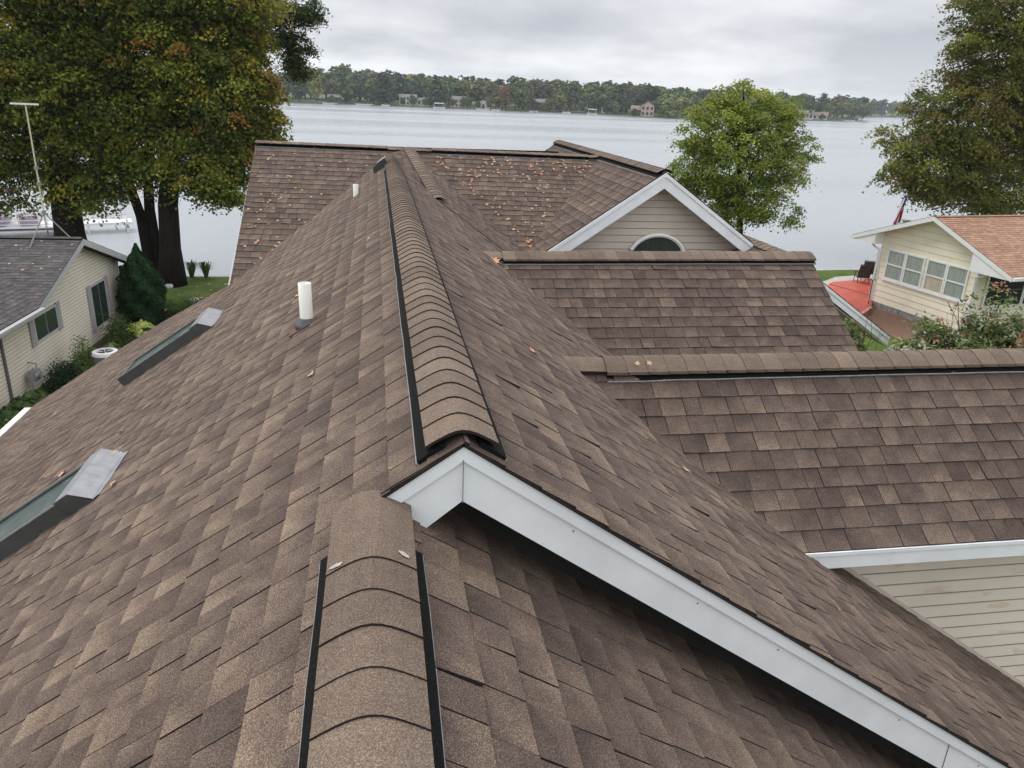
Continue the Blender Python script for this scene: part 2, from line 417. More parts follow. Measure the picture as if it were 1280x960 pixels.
# ================================================================= SETTING
GZ = -8.0; LZ = -8.75
def ground_material():
    m, t, b = mat('lawn grass', .95, .15)
    n = noise(t, 1.2, 6, .65); n2 = noise(t, 45, 4, .7)
    r = ramp(t, [(.3, (.055, .095, .022)), (.5, (.085, .135, .03)), (.7, (.15, .17, .05))]); t.links.new(n.outputs['Fac'], r.inputs['Fac'])
    g = ramp(t, [(.3, (.6, .6, .6)), (.7, (1.35, 1.35, 1.2))]); t.links.new(n2.outputs['Fac'], g.inputs['Fac'])
    t.links.new(mixc(t, 1., r.outputs[0], g.outputs[0], 'MULTIPLY'), b.inputs['Base Color']); bump(t, b, n2.outputs['Fac'], .7, .05); return m
M_lawn = ground_material()
M_soil = simple('mulch soil', (.06, .042, .03), .95, .4, 14, bmp=.5)
M_conc = simple('grey concrete', (.42, .40, .37), .85, .15, 5, bmp=.1)

sY0 = 36.2
shore = [(-400, 40), (-60, 36.5), (-20, 35.4), (-6.4, 35.3), (6, 35.8), (16, 36.4), (24.4, 37.0), (40, 38), (80, 43), (160, 60), (420, 120)]
mb = MB()
for (x0, y0), (x1, y1) in zip(shore, shore[1:]):
    mb.poly([(x0, -300, GZ), (x1, -300, GZ), (x1, y1, GZ), (x0, y0, GZ)])
gr = mb.build('lawn', M_lawn, label=None); tag(gr, kind='structure')
mb = MB()
for (x0, y0), (x1, y1) in zip(shore, shore[1:]):
    mb.hexa([(x0, y0, LZ-3), (x1, y1, LZ-3), (x1, y1+.18, LZ-3), (x0, y0+.18, LZ-3), (x0, y0, GZ+.03), (x1, y1, GZ+.03), (x1, y1+.18, GZ+.03), (x0, y0+.18, GZ+.03)])
sw = mb.build('seawall', M_conc); tag(sw, 'pale low concrete seawall between the lawns and the lake', 'seawall')

def water_material():
    m, t, b = mat('lake water', .2, .5)
    b.inputs['Base Color'].default_value = (.33, .35, .365, 1); b.inputs['IOR'].default_value = 1.36
    n = noise(t, 1.5, 6, .66, stretch=(.38, 1.5, 1)); n2 = noise(t, .006, 3, .5, stretch=(.5, 4, 1))
    r = ramp(t, [(.4, (.16, .16, .16)), (.6, (.30, .30, .30))]); t.links.new(n2.outputs['Fac'], r.inputs['Fac']); t.links.new(r.outputs[0], b.inputs['Roughness'])
    bump(t, b, n.outputs['Fac'], .6, .14); return m
mb = MB(); mb.poly([(-1400, 30, LZ), (2200, 30, LZ), (2200, 2400, LZ), (-1400, 2400, LZ)])
wt = mb.build('lake', water_material()); tag(wt, kind='structure')

# planting bed along the left house, brick path and patio by the right house
mb = MB(); mb.poly([(-9.3, 16, GZ+.012), (-7.2, 16, GZ+.012), (-6.7, 29.2, GZ+.012), (-8.8, 29.2, GZ+.012)])
tag(mb.build('planting_bed', M_soil), kind='structure')

# ---------------------------------------------------------------- far shore
FZ = LZ+.35
far_px = [(250, 126.5), (300, 127), (335, 128), (400, 130.2), (450, 131.5), (500, 133.5), (560, 136), (600, 137.5), (640, 140), (700, 141.5), (760, 144.2), (800, 147), (850, 148.5), (880, 149.5), (960, 150.3), (1010, 151), (1072, 151.6)]
far_pts = [at_z(p, LZ) for p in far_px]
far2_px = [(1060, 146.9), (1100, 146.6), (1140, 147.5), (1200, 149.5), (1300, 153)]
far2_pts = [at_z(p, LZ) for p in far2_px]
M_farland = simple('far shore lawn', (.075, .105, .04), .95, .3, .12)
M_farwall = simple('far seawall', (.20, .18, .15), .9, .2, .3)
mb = MB()
for pts in (far_pts, far2_pts):
    for a, b_ in zip(pts, pts[1:]):
        ra, rb = nrm(a[:2]), nrm(b_[:2])
        A = [np.array([*(a[:2]+ra*k), z]) for k, z in ((0, FZ), (30, FZ+1.0), (120, FZ+2.5), (900, FZ+4))]
        B = [np.array([*(b_[:2]+rb*k), z]) for k, z in ((0, FZ), (30, FZ+1.0), (120, FZ+2.5), (900, FZ+4))]
        for k in range(3): mb.poly([A[k], B[k], B[k+1], A[k+1]])
        mb.poly([(a[0], a[1], LZ-.5), (b_[0], b_[1], LZ-.5), B[0], A[0]], 1)
tag(mb.build('far_shore', [M_farland, M_farwall]), kind='structure')

# ---------------------------------------------------------------- foliage
def leaf_mat(name, trans=.42, rough=.6):
    m = bpy.data.materials.new(name); m.use_nodes = True; t = m.node_tree; t.nodes.clear()
    at = N(t, 'ShaderNodeAttribute'); at.attribute_name = 'col'
    p = N(t, 'ShaderNodeBsdfPrincipled'); p.inputs['Roughness'].default_value = rough; p.inputs['Specular IOR Level'].default_value = .2
    tr = N(t, 'ShaderNodeBsdfTranslucent'); mxs = N(t, 'ShaderNodeMixShader'); mxs.inputs[0].default_value = trans
    o = N(t, 'ShaderNodeOutputMaterial')
    t.links.new(at.outputs['Color'], p.inputs['Base Color'])
    hs = N(t, 'ShaderNodeHueSaturation'); hs.inputs['Value'].default_value = 1.25; t.links.new(at.outputs['Color'], hs.inputs['Color']); t.links.new(hs.outputs[0], tr.inputs[0])
    t.links.new(p.outputs[0], mxs.inputs[1]); t.links.new(tr.outputs[0], mxs.inputs[2]); t.links.new(mxs.outputs[0], o.inputs[0])
    return m
M_leaf = leaf_mat('tree leaves'); M_far = leaf_mat('far tree leaves', .15, .9)
M_bark = simple('dark wet bark', (.020, .016, .013), .95, .45, 3.5, bmp=1., spec=.1, stretch=(5, 5, .7))
MAPLE = np.array([(0, -.5), (.22, -.28), (.5, -.22), (.34, .08), (.42, .3), (.14, .26), (0, .6), (-.14, .26), (-.42, .3), (-.34, .08), (-.5, -.22), (-.22, -.28)])
OVAL = np.array([(0, -.5), (.24, -.15), (.22, .2), (0, .55), (-.22, .2), (-.24, -.15)])
QUAD = np.array([(-.5, -.4), (.45, -.5), (.5, .42), (-.42, .5)])
def leaves_mesh(name, pos, nrmls, size, cols, shape, material):
    """one mesh of leaf faces: pos (n,3), nrmls (n,3), size (n,), cols (n,3)"""
    n = len(pos); k = len(shape)
    nn = nrmls/np.linalg.norm(nrmls, axis=1, keepdims=True)
    a = np.cross(nn, rng.normal(size=(n, 3))); a /= np.linalg.norm(a, axis=1, keepdims=True); b = np.cross(nn, a)
    V = pos[:, None, :]+(a[:, None, :]*shape[None, :, 0:1]+b[:, None, :]*shape[None, :, 1:2])*size[:, None, None]
    # slight fold of the leaf
    V += nn[:, None, :]*(np.abs(shape[None, :, 0:1])*-.25*size[:, None, None])
    V = V.reshape(-1, 3)
    me = bpy.data.meshes.new(name); me.vertices.add(n*k); me.loops.add(n*k); me.polygons.add(n)
    me.vertices.foreach_set('co', V.ravel()); me.loops.foreach_set('vertex_index', np.arange(n*k))
    me.polygons.foreach_set('loop_start', np.arange(n)*k); me.polygons.foreach_set('loop_total', np.full(n, k))
    at = me.attributes.new('col', 'FLOAT_COLOR', 'FACE'); c4 = np.ones((n, 4)); c4[:, :3] = cols; at.data.foreach_set('color', c4.ravel())
    me.materials.append(material); me.update(); me.validate()
    return me
def pal(n, stops, w, jit=.15):
    """random colours from palette stops with weights w"""
    stops = np.array(stops); idx = rng.choice(len(stops), n, p=np.array(w)/sum(w))
    return stops[idx]*(1+rng.normal(0, jit, (n, 1)))
def crown_points(blobs, nclus, per, spread, shell=.5):
    """cluster centres inside ellipsoids, leaves gathered in flattened drooping sprays"""
    cs = []; outw = []; vols = np.array([r[0]*r[1]*r[2] for c, r in blobs])**.75
    for (c, r), m_ in zip(blobs, (nclus*vols/vols.sum()).astype(int)+1):
        d = rng.normal(size=(m_, 3)); d /= np.linalg.norm(d, axis=1, keepdims=True)
        rad = shell+(1-shell)*rng.random((m_, 1))**.6
        cs.append(np.array(c)+d*rad*np.array(r)*(1+rng.normal(0, .05, (m_, 1)))); outw.append(d)
    cs = np.vstack(cs); outw = np.vstack(outw)
    n = len(cs)*per; ci = np.repeat(np.arange(len(cs)), per)
    s = spread*(.6+.8*rng.random(len(cs)))[ci][:, None]
    off = rng.normal(size=(n, 3)); off = np.clip(off, -1.9, 1.9); off[:, 2] *= .36
    P = cs[ci]+off*s; P[:, 2] -= .25*(off[:, 0]**2+off[:, 1]**2)*s[:, 0]
    nn = outw[ci]*.55+np.array([0, 0, .75])+rng.normal(size=(n, 3))*.55
    return cs, ci, P, nn
def branches(mb, top, targets, r0, n=7):
    for tgt in targets:
        mid = top+(tgt-top)*.5+np.array([*(rng.normal(0, .25, 2)), .35+rng.random()*.4]); l = np.linalg.norm(tgt-top)
        mb.tube([top, top+(mid-top)*.55+rng.normal(0, .08, 3), mid, mid+(tgt-mid)*.5+rng.normal(0, .12, 3), tgt], [r0, r0*.75, r0*.5, r0*.3, r0*.08], n)
def tree(name, label, cat, base, trunks, blobs, nclus, per, spread, leaf, colf, shape=MAPLE, group=None, trunk_r=.4, nbr=16, shell=.5):
    root = empty(name, tuple(base), label, cat, group); base = np.array(base, float)
    cs, ci, P, nn = crown_points(blobs, nclus, per, spread, shell)
    cols = colf(cs, ci, P)
    me = leaves_mesh('crown', P-base, nn, leaf*(.7+.6*rng.random(len(P))), np.clip(cols, .004, 1), shape, M_leaf)
    o = bpy.data.objects.new('crown', me); COL.objects.link(o); o.parent = root
    mb = MB()
    for (pts, r0, r1) in trunks:
        pts = [np.array(p, float) for p in pts]; k = len(pts)
        rads = [r0+(r1-r0)*i/(k-1) for i in range(k)]; rads[0] *= 1.35
        mb.tube(pts, rads, 14)
        sel = cs[np.argsort(np.linalg.norm(cs-pts[-1], axis=1))]; pick = sel[rng.integers(0, max(1, int(len(sel)*.6)), nbr)]
        branches(mb, pts[-1], pick, r1*.62)
        mid = pts[-2]; pick = sel[rng.integers(0, max(1, int(len(sel)*.4)), max(2, nbr//3))]
        branches(mb, mid, [p for p in pick if p[2] > mid[2]-.5], r1*.4)
    mb.build('trunk', M_bark, root, smooth=True)
    return root

G1 = (.100, .135, .020); G2 = (.145, .175, .025); G3 = (.055, .085, .018); G4 = (.23, .235, .034); YE = (.38, .31, .045); ORG = (.34, .17, .04); RED = (.22, .07, .03); BRN = (.15, .10, .04)
def P3(px, y): return tuple(at_y(px, y))
def P3r(px, dist_y): return np.array(at_y(px, dist_y))

# left cluster of big maples on the lake bank
def clus_mix(cs, ci, pa, wa, pb, wb, frac):
    """each spray of leaves takes one main colour; frac (per spray) of them from palette b"""
    m_ = len(cs); A = pal(m_, pa, wa, .12); B = pal(m_, pb, wb, .12)
    main = np.where((rng.random(m_) < frac)[:, None], B, A)*(.78+.45*rng.random((m_, 1)))
    c = main[ci]; n = len(ci)
    odd = pal(n, pa+pb, list(np.array(wa)*1.)+list(np.array(wb)*.25), .1)
    return np.where((rng.random(n) < .25)[:, None], odd, c)*(1+rng.normal(0, .10, (n, 1)))
def col_green(yel=.04):
    def f(cs, ci, P): return clus_mix(cs, ci, [G1, G2, G3, G4], [4, 4, 3, 1.5], [YE, ORG, BRN, G4], [3, 1, 1, 4], np.full(len(cs), yel))
    return f
def col_turn(cs, ci, P):
    # the side toward the open lake turns yellow and orange first
    t = np.clip((cs[:, 0]+8.2)/5.0, 0, 1)
    return clus_mix(cs, ci, [G1, G2, G3, G4], [4, 4, 3, 2], [YE, ORG, G4, (.24, .20, .04), BRN], [3, 1.3, 3, 4, .8], np.clip(t*1.1-.25+rng.normal(0, .12, len(cs)), 0.03, .85))
def blobs_px(lst, y):
    """(px, py, radius px, vertical radius px, depth offset) -> ellipsoids at world depth about y"""
    out_ = []
    for (x, yy, rx, ry, dy_) in lst:
        yd = y+dy_; c = at_y((x, yy), yd); k = np.dot(RW.T@c, [0, 0, 1])/F_PX
        out_.append((c, (rx*k, rx*k*.9, ry*k)))
    return out_
tree('maple_tree', 'huge maple with green and yellow leaves, two forked dark stems behind the cone evergreen', 'tree', at_z((192, 345), GZ),
     [([at_z((192, 345), GZ), at_y((185, 318), 35), at_y((176, 270), 35), at_y((160, 225), 35), at_y((165, 150), 35)], .24, .16),
      ([at_z((196, 346), GZ), at_y((195, 310), 35.3), at_y((187, 262), 35.2), at_y((185, 225), 35.2), at_y((190, 150), 35)], .24, .18)],
     blobs_px([(160, 130, 85, 75, 0), (120, 60, 95, 80, 1), (200, 195, 60, 40, -1), (130, 205, 55, 42, 0), (215, 60, 80, 80, -1), (150, -40, 120, 80, 0)], 35), 640, 150, .35, .115, col_green(.20), trunk_r=.4, nbr=14)
tree('maple_tree', 'tall maple turning yellow and orange on its right side, beside the brown roof', 'tree', at_z((216, 356), GZ),
     [([at_z((216, 356), GZ), at_y((213, 310), 33.8), at_y((210, 255), 33.8), at_y((215, 190), 33.8), at_y((220, 110), 33.8)], .44, .32)],
     blobs_px([(270, 120, 78, 80, 0), (300, 185, 45, 42, 0), (262, 205, 48, 45, -1), (288, 72, 50, 66, 0), (278, 0, 70, 52, 0), (318, 95, 26, 30, 0), (255, 40, 80, 80, 1), (332, 158, 23, 26, 0), (318, 130, 24, 26, 0), (280, 240, 22, 18, 0)], 33.8), 660, 150, .32, .112, col_turn, nbr=16)
tree('maple_tree', 'dark green broad maple behind the grey roofed house, thick trunk at its ridge', 'tree', at_z((92, 345), GZ),
     [([at_z((95, 350), GZ), at_y((87, 290), 34.5), at_y((80, 240), 34.5), at_y((75, 170), 34.5), at_y((75, 90), 34.5)], .62, .42)],
     blobs_px([(60, 110, 95, 90, 0), (20, 180, 60, 62, 0), (95, 210, 50, 42, 0), (15, 245, 22, 18, 0), (30, 40, 110, 90, 0), (-50, 120, 90, 110, 0), (60, -60, 120, 80, 0), (105, 245, 20, 16, -1)], 34.5), 660, 150, .36, .115, col_green(.07), nbr=14)
ob = at_z((204, 349), GZ)
tree('oak_tree', 'dark leaved oak whose thin branches reach over the lake behind the yellowing maple', 'tree', ob,
     [([ob, at_y((207, 300), 35.2), at_y((216, 200), 35.4), at_y((255, 100), 36), at_y((310, 30), 37)], .2, .07)],
     blobs_px([(365, 12, 34, 20, 0), (385, 22, 14, 14, 0), (352, 48, 18, 13, 0), (366, 72, 13, 20, 0), (372, 45, 16, 12, 0), (366, 70, 14, 22, 0), (380, 88, 12, 12, 0), (385, 60, 12, 10, 0), (392, 10, 16, 14, 0), (366, 72, 13, 20, 0), (352, 48, 18, 13, 0), (372, 90, 12, 10, 0), (340, 15, 20, 22, 0), (300, 60, 30, 40, 1)], 37), 420, 40, .2, .11, lambda cs, ci, P: pal(len(P), [G3, (.03, .05, .018), G1], [4, 4, 2]), shape=OVAL, nbr=12, shell=.2)

# maple between the two houses on the lake side
def col_mid(cs, ci, P):
    zt = np.clip((cs[:, 2]+4.2)/5.4, 0, 1)
    return clus_mix(cs, ci, [G1, G2, G3, (.12, .17, .03)], [3, 4, 1, 3], [(.22, .24, .04), (.18, .22, .04), (.26, .25, .05)], [3, 4, 1], .05+.7*zt)*1.4
b = at_y((925, 345), 31); b[2] = GZ
tree('young_maple_tree', 'round bright green maple with yellowing top, beyond the gable with half round window', 'tree', b,
     [([b, b+np.array([0, 0, 1.0]), at_y((925, 260), 31), at_y((925, 170), 31)], .17, .10)],
     blobs_px([(925, 195, 72, 62, 0), (900, 165, 50, 45, 0), (950, 160, 50, 45, 0), (870, 205, 32, 30, 0), (975, 215, 35, 30, 0), (940, 245, 48, 30, 0), (890, 240, 40, 26, 0), (935, 125, 34, 26, 0), (975, 265, 24, 18, 0), (905, 118, 16, 12, 0), (925, 268, 40, 22, 0), (1000, 190, 22, 22, 0), (852, 215, 18, 16, 0), (885, 140, 26, 20, 0), (975, 140, 28, 22, 0)], 31), 640, 90, .22, .082, col_mid, nbr=22)

# big tree at the right
def col_rt(cs, ci, P):
    return clus_mix(cs, ci, [G1, (.125, .135, .028), G3, G4, (.17, .165, .032)], [4, 4, 1.5, 3, 4], [(.18, .15, .035), (.15, .105, .035), (.17, .09, .04)], [4, 2, 1], np.full(len(cs), .3))
b = at_y((1330, 330), 40); b[2] = GZ
tree('maple_tree', 'large bronze green maple behind the cream house, filling the right edge', 'tree', b,
     [([b, b+np.array([0, 0, 3.5]), at_y((1320, 200), 40), at_y((1310, 80), 40)], .5, .34)],
     blobs_px([(1215, 140, 80, 62, 0), (1180, 200, 75, 45, 0), (1255, 60, 70, 70, 0), (1150, 170, 48, 34, 0), (1270, 200, 80, 62, 1), (1290, -20, 90, 80, 0), (1215, 75, 28, 34, 0), (1125, 205, 32, 24, 0), (1240, 238, 70, 30, 0), (1180, 238, 40, 20, 0), (1190, 120, 34, 30, 0), (1340, 100, 90, 120, 0), (1145, 235, 16, 12, 0)], 40), 920, 150, .40, .125, col_rt, nbr=22)

# ---------------------------------------------------------------- far shore trees (nine kinds, copied)
def far_proto(kind):
    """unit tree, 12 m tall, about 11 m wide"""
    K = {'green': [(.085, .12, .045), (.11, .145, .05), (.075, .105, .045)], 'dark': [(.055, .085, .045), (.065, .095, .05)], 'olive': [(.145, .16, .055), (.12, .135, .05)],
         'yellow': [(.22, .21, .06), (.16, .17, .05)], 'rust': [(.17, .10, .05), (.12, .09, .045)], 'red': [(.15, .07, .045), (.12, .075, .045)], 'brown': [(.11, .095, .055), (.09, .085, .05)],
         'willow': [(.19, .22, .07), (.15, .19, .06)], 'pine': [(.035, .055, .036), (.042, .062, .04)]}[kind]
    if kind == 'pine': blobs = [((0, 0, 3+i*1.9), (3.1-i*.5, 3.1-i*.5, 1.3)) for i in range(5)]
    elif kind == 'willow': blobs = [((0, 0, 6.5), (5.6, 5, 3.6)), ((-3.5, 0, 4.2), (2.4, 2.4, 3.4)), ((3.6, 0, 4), (2.4, 2.4, 3.4)), ((0, -2.5, 4), (3, 2, 3.4))]
    else:
        blobs = [((0, 0, 7), (4.2, 4.2, 4.2))]+[((rng.uniform(-3, 3), rng.uniform(-2.5, 2.5), rng.uniform(3.5, 9.8)), (rng.uniform(1.6, 2.6),)*2+(rng.uniform(1.3, 2.2),)) for _ in range(8)]
    cs, ci, P, nn = crown_points(blobs, 130, 12, .5, .55)
    P[:, 2] = np.maximum(P[:, 2], .4)
    c = pal(len(P), K, [1]*len(K), .18)*1.25*(.65+.7*rng.random(len(cs)))[ci][:, None]
    me = leaves_mesh('crown', P, nn, .85*(.6+.7*rng.random(len(P))), np.clip(c, .004, 1), QUAD, M_far)
    tb = MB(); tb.tube([(0, 0, 0), (.1, 0, 3), (0, .1, 7)], [.32, .24, .12], 6)
    return me, tb
def far_label(kind, px, back, h):
    row = 'waterside' if back < 12 else 'front row' if back < 27 else 'second row' if back < 53 else 'back row'
    lm = min(LM, key=lambda q: abs(q[0]-px))[1]
    return '%s%s, %s, far shore, %s' % ('tall ' if h > top_h(px)*.98 else '', {'green': 'mid green tree', 'dark': 'dark green tree', 'olive': 'olive green tree', 'yellow': 'yellow tree', 'rust': 'rust orange tree', 'red': 'dull red tree', 'brown': 'thin brownish tree', 'willow': 'willow', 'pine': 'narrow dark pine'}[kind], row, lm)
kinds = ['green', 'dark', 'olive', 'yellow', 'rust', 'red', 'brown', 'willow', 'pine']
KL = {'green': 'mid green broadleaf tree on the far shore', 'dark': 'dark green broadleaf tree on the far shore', 'olive': 'olive green broadleaf tree on the far shore', 'yellow': 'yellow autumn tree on the far shore',
      'rust': 'rust orange autumn tree on the far shore', 'red': 'dull red autumn tree on the far shore', 'brown': 'brownish thinning tree on the far shore', 'willow': 'pale green weeping willow at the water in front of the far pink house', 'pine': 'dark narrow pine on the far shore'}
protos = {}; FT = []
for k in kinds:
    v = []
    for _ in range(3 if k in ('green', 'dark', 'olive') else 2 if k in ('brown', 'pine', 'rust') else 1):
        me, tb = far_proto(k); to = tb.build('trunk', M_bark); tm = to.data; bpy.data.objects.remove(to); v.append((me, tm))
    protos[k] = v
def shore_at(px):
    for seg in (far_px,):
        for (x0, y0), (x1, y1) in zip(seg, seg[1:]):
            if x0 <= px <= x1: return y0+(y1-y0)*(px-x0)/(x1-x0)
    return far_px[0][1] if px < far_px[0][0] else far_px[-1][1]
LM = [(262, 'left of the canopied white boat'), (345, 'behind the canopied white boat'), (385, 'near the yellow tree'), (408, 'by the small brown cabin'), (435, 'left of the long pontoon boat'), (455, 'behind the long pontoon boat'), (480, 'left of the long white house'), (510, 'behind the long white house'),
      (535, 'by the dark waterside pine'), (573, 'behind the white two storey house'), (604, 'by the smallest white house'), (632, 'near the rust orange trees'), (676, 'behind the dark brown house'), (715, 'behind the low white house'), (742, 'behind the covered boat on the bank'), (765, 'behind the white cottage'), (795, 'behind the boathouse'), (812, 'behind the pink gabled house'), (838, 'behind the willow'),
      (862, 'by the pale grey house'), (890, 'left of the round maple crown'), (925, 'behind the round maple crown'), (965, 'just right of the round maple crown'), (1005, 'behind the white house right of the maple'), (1024, 'behind the rightmost cottage'), (1048, 'at the right point'), (1075, 'on the farther shore right of the point'), (1110, 'on the farther shore beside the bronze maple'), (1160, 'behind the bronze maple')]
def far_tree(kind, px, back, h, sx=1., second=False, group=None, label=None):
    if second:
        sy = np.interp(px, [p[0] for p in far2_px], [p[1] for p in far2_px])
    else: sy = shore_at(px)
    s = at_z((px, sy), LZ); r = nrm(s[:2]); xy = s[:2]+r*back
    me, tm = random.choice(protos[kind])
    root = empty('far_shore_tree' if kind != 'willow' else 'willow_tree', (xy[0], xy[1], FZ+min(1.0, back/30)+max(0, min(1.5, (back-30)/60))-.1), label or far_label(kind, px, back, h), 'tree', group or ('%s trees along the far shore' % {'green': 'mid green', 'dark': 'dark green', 'olive': 'olive', 'yellow': 'yellow', 'rust': 'rust orange', 'red': 'dull red', 'brown': 'brownish', 'willow': 'willow', 'pine': 'pine'}[kind]), rz=random.uniform(0, 6.28))
    root['_px'] = px; FT.append(root)
    k = h/12.; root.scale = (k*sx, k*sx, k)
    for nme, m_ in (('crown', me), ('trunk', tm)):
        o = bpy.data.objects.new(nme, m_); COL.objects.link(o); o.parent = root
    return root
def top_h(px):      # tree line height above the lake, read off the photograph
    return np.interp(px, [250, 340, 395, 430, 470, 500, 560, 620, 650, 700, 760, 800, 860, 900, 960, 1010, 1075], [15, 16, 20, 21.5, 19, 19, 18, 18, 18.5, 18.5, 18, 18, 16, 16, 17, 17.5, 17])
wts = [6, 5, 4.5, .25, .35, .1, 1.3, 0, 1.2]
x = 262.
while x < 1078:
    for back, f in ((16, .72), (38, .9), (66, 1.02)):
        k = random.choices(kinds, wts)[0]
        if back == 16 and (500 < x < 545 or 562 < x < 600 or 668 < x < 690 or 788 < x < 818 or 996 < x < 1032): continue
        if back == 16 and random.random() < .25: continue
        far_tree(k, x+random.uniform(-5, 5), back+random.uniform(-5, 6), top_h(x)*f*random.uniform(.93, 1.04), random.uniform(.9, 1.15))
    x += random.uniform(11, 16)
x = 1062.
while x < 1290:
    for back in (14, 45):
        far_tree(random.choices(kinds, wts)[0], x, back+random.uniform(-4, 6), random.uniform(17, 23), random.uniform(.8, 1.1), second=True)
    x += random.uniform(9, 15)
for px_, bk_, hh_ in ((503, 6, 5), (516, 7, 6.5), (531, 6, 5), (538, 8, 7), (566, 6, 5.5), (579, 7, 7), (598, 5, 4.5), (611, 6, 6), (668, 6, 7), (680, 7, 5.5), (686, 6, 8), (716, 6, 5), (726, 7, 7), (757, 8, 6), (770, 7, 7.5), (792, 4, 4.5), (858, 6, 6), (1003, 6, 5), (1012, 7, 6.5), (1027, 6, 5), (415, 5, 5)): far_tree(random.choice(['green', 'dark', 'olive']), px_, bk_, hh_, .85)
far_tree('willow', 836, 2.5, 14.5, 1.0, label='pale green weeping willow at the water beside the far pink house', group='')['category'] = 'tree'
far_tree('yellow', 396, 6, 16.5, .62); far_tree('rust', 632, 9, 14, .85); far_tree('rust', 660, 9, 13, .5); far_tree('olive', 700, 8, 12.5, .9)
far_tree('pine', 545, 7, 17.5, 1.1); far_tree('pine', 478, 9, 18.5, 1.35); far_tree('green', 1046, 5, 13, .9); far_tree('brown', 1066, 5, 11, .8); far_tree('green', 585, 6, 8, .7)

byl = {}
for r_ in FT: byl.setdefault(r_['label'], []).append(r_)
for lb, ls in byl.items():
    if len(ls) > 1:
        ls.sort(key=lambda q: q['_px'])
        words = {2: ['left one', 'right one'], 3: ['leftmost', 'middle one', 'rightmost'], 4: ['leftmost', 'second from left', 'third from left', 'rightmost'], 5: ['leftmost', 'second from left', 'middle one', 'fourth from left', 'rightmost']}.get(len(ls))
        if words:
            for q, w_ in zip(ls, words): q['label'] = lb.replace(', far shore', '')+', '+w_
for r_ in FT: del r_['_px']
# ---------------------------------------------------------------- far houses, docks and boats
M_farwhite = simple('far white wall', (.60, .60, .58), .8, .06, 1); M_fartan = simple('far pinkish tan wall', (.46, .36, .30), .8, .1, 1); M_farbrown = simple('far brown wall', (.16, .11, .085), .8, .2, 1)
M_farroof = simple('far grey roof', (.17, .165, .165), .9, .15, 1); M_farroofb = simple('far brown roof', (.22, .16, .13), .9, .15, 1); M_farglass = simple('far dark window', (.03, .035, .04), .2, .2, 2)
def far_house(px0, px1, back, h, roofh, wallm, roofm, label, wins=5, storeys=1, gable_front=False):
    xm = (px0+px1)/2; s = at_z((xm, shore_at(xm)), LZ); r = nrm(s[:2]); tv = np.array([r[1], -r[0]]); xy = s[:2]+r*back
    w = abs(px1-px0)/F_PX*np.linalg.norm(xy)*.98; zb = FZ+min(1, back/30)-.05
    root = empty('lake_house', (xy[0], xy[1], zb), label, 'house', 'houses on the far shore')
    W = lambda a, b_, z: np.array([*(xy+tv*a+r*b_), zb+z])
    dpt = 8.
    mb = MB(); mb.hexa([W(-w/2, 0, 0), W(w/2, 0, 0), W(w/2, dpt, 0), W(-w/2, dpt, 0), W(-w/2, 0, h), W(w/2, 0, h), W(w/2, dpt, h), W(-w/2, dpt, h)])
    if gable_front: mb.prism([W(-w/2, 0.02, h), W(w/2, 0.02, h), W(0, 0.02, h+roofh)], (*(r*(dpt-.04)), 0))
    mb.build('wall', wallm, root)
    mb = MB()
    if gable_front:
        for sg in (-1, 1): mb.prism([W(0, -.5, h+roofh+.1), W(sg*(w/2+.5), -.5, h-.2), W(sg*(w/2+.5), -.5, h+.1), W(0, -.5, h+roofh+.4)], (*(r*(dpt+1)), 0))
    else:
        mb.prism([W(-w/2-.5, -.6, h), W(-w/2-.5, dpt+.6, h), W(-w/2-.5, dpt/2, h+roofh)], (*(tv*(w+1)), 0))
    mb.build('roof', roofm, root)
    for st in range(storeys):
        hh = h/storeys
        for i in range(wins):
            cx_ = -w/2+w*(i+.5)/wins; ww = w/wins*.52; mb = MB(); z0 = st*hh+hh*.3; z1 = st*hh+hh*.85
            mb.hexa([W(cx_-ww/2, -.12, z0), W(cx_+ww/2, -.12, z0), W(cx_+ww/2, .05, z0), W(cx_-ww/2, .05, z0), W(cx_-ww/2, -.12, z1), W(cx_+ww/2, -.12, z1), W(cx_+ww/2, .05, z1), W(cx_-ww/2, .05, z1)])
            mb.build('window', M_farglass, root)
far_house(500, 520, 12, 4.6, 1.7, M_farwhite, M_farroof, 'long white far shore house, left of the dark pine', 5, 2)
far_house(522, 541, 14, 3.0, 1.5, M_farwhite, M_farroof, 'low white far shore house just left of the dark pine', 4, 1)
far_house(564, 582, 12, 4.4, 1.9, M_farwhite, M_farroof, 'white two storey far shore house right of the dark pine', 4, 2)
far_house(596, 612, 9, 3.0, 1.8, M_farwhite, M_farroof, 'small white far shore house before the rust orange tree', 3, 1, True)
far_house(663, 688, 13, 4.6, 2.0, M_farbrown, M_farroof, 'dark brown far shore house with many small windows', 6, 2)
far_house(706, 730, 14, 2.6, 1.2, M_farwhite, M_farroof, 'low white far shore house half hidden under dark trees', 4, 1)
far_house(752, 778, 15, 3.0, 1.3, M_farwhite, M_farroof, 'white far shore cottage left of the pink gabled house', 4, 1)
far_house(789, 802, 8, 3.2, 2.2, M_farbrown, M_farroofb, 'brown far shore boathouse joined on the left of the pink house', 3, 1)
far_house(801, 816, 7, 5.4, 2.2, M_fartan, M_farroofb, 'pinkish tan far shore house with tall gable windows beside the willow', 3, 2, True)
far_house(852, 866, 12, 3.4, 1.6, M_farwhite, M_farroof, 'pale grey far shore house right of the willow', 2, 1)
far_house(998, 1014, 12, 4.2, 1.7, M_farwhite, M_farroof, 'white far shore house right of the round maple crown', 4, 1)
far_house(1016, 1032, 12, 2.8, 2.2, M_farwhite, M_farroofb, 'white cottage with brown roof, rightmost of the far houses', 3, 1)
far_house(411, 424, 9, 3.2, 1.5, M_farbrown, M_farroof, 'small brown far shore cabin right of the yellow tree', 2, 1)
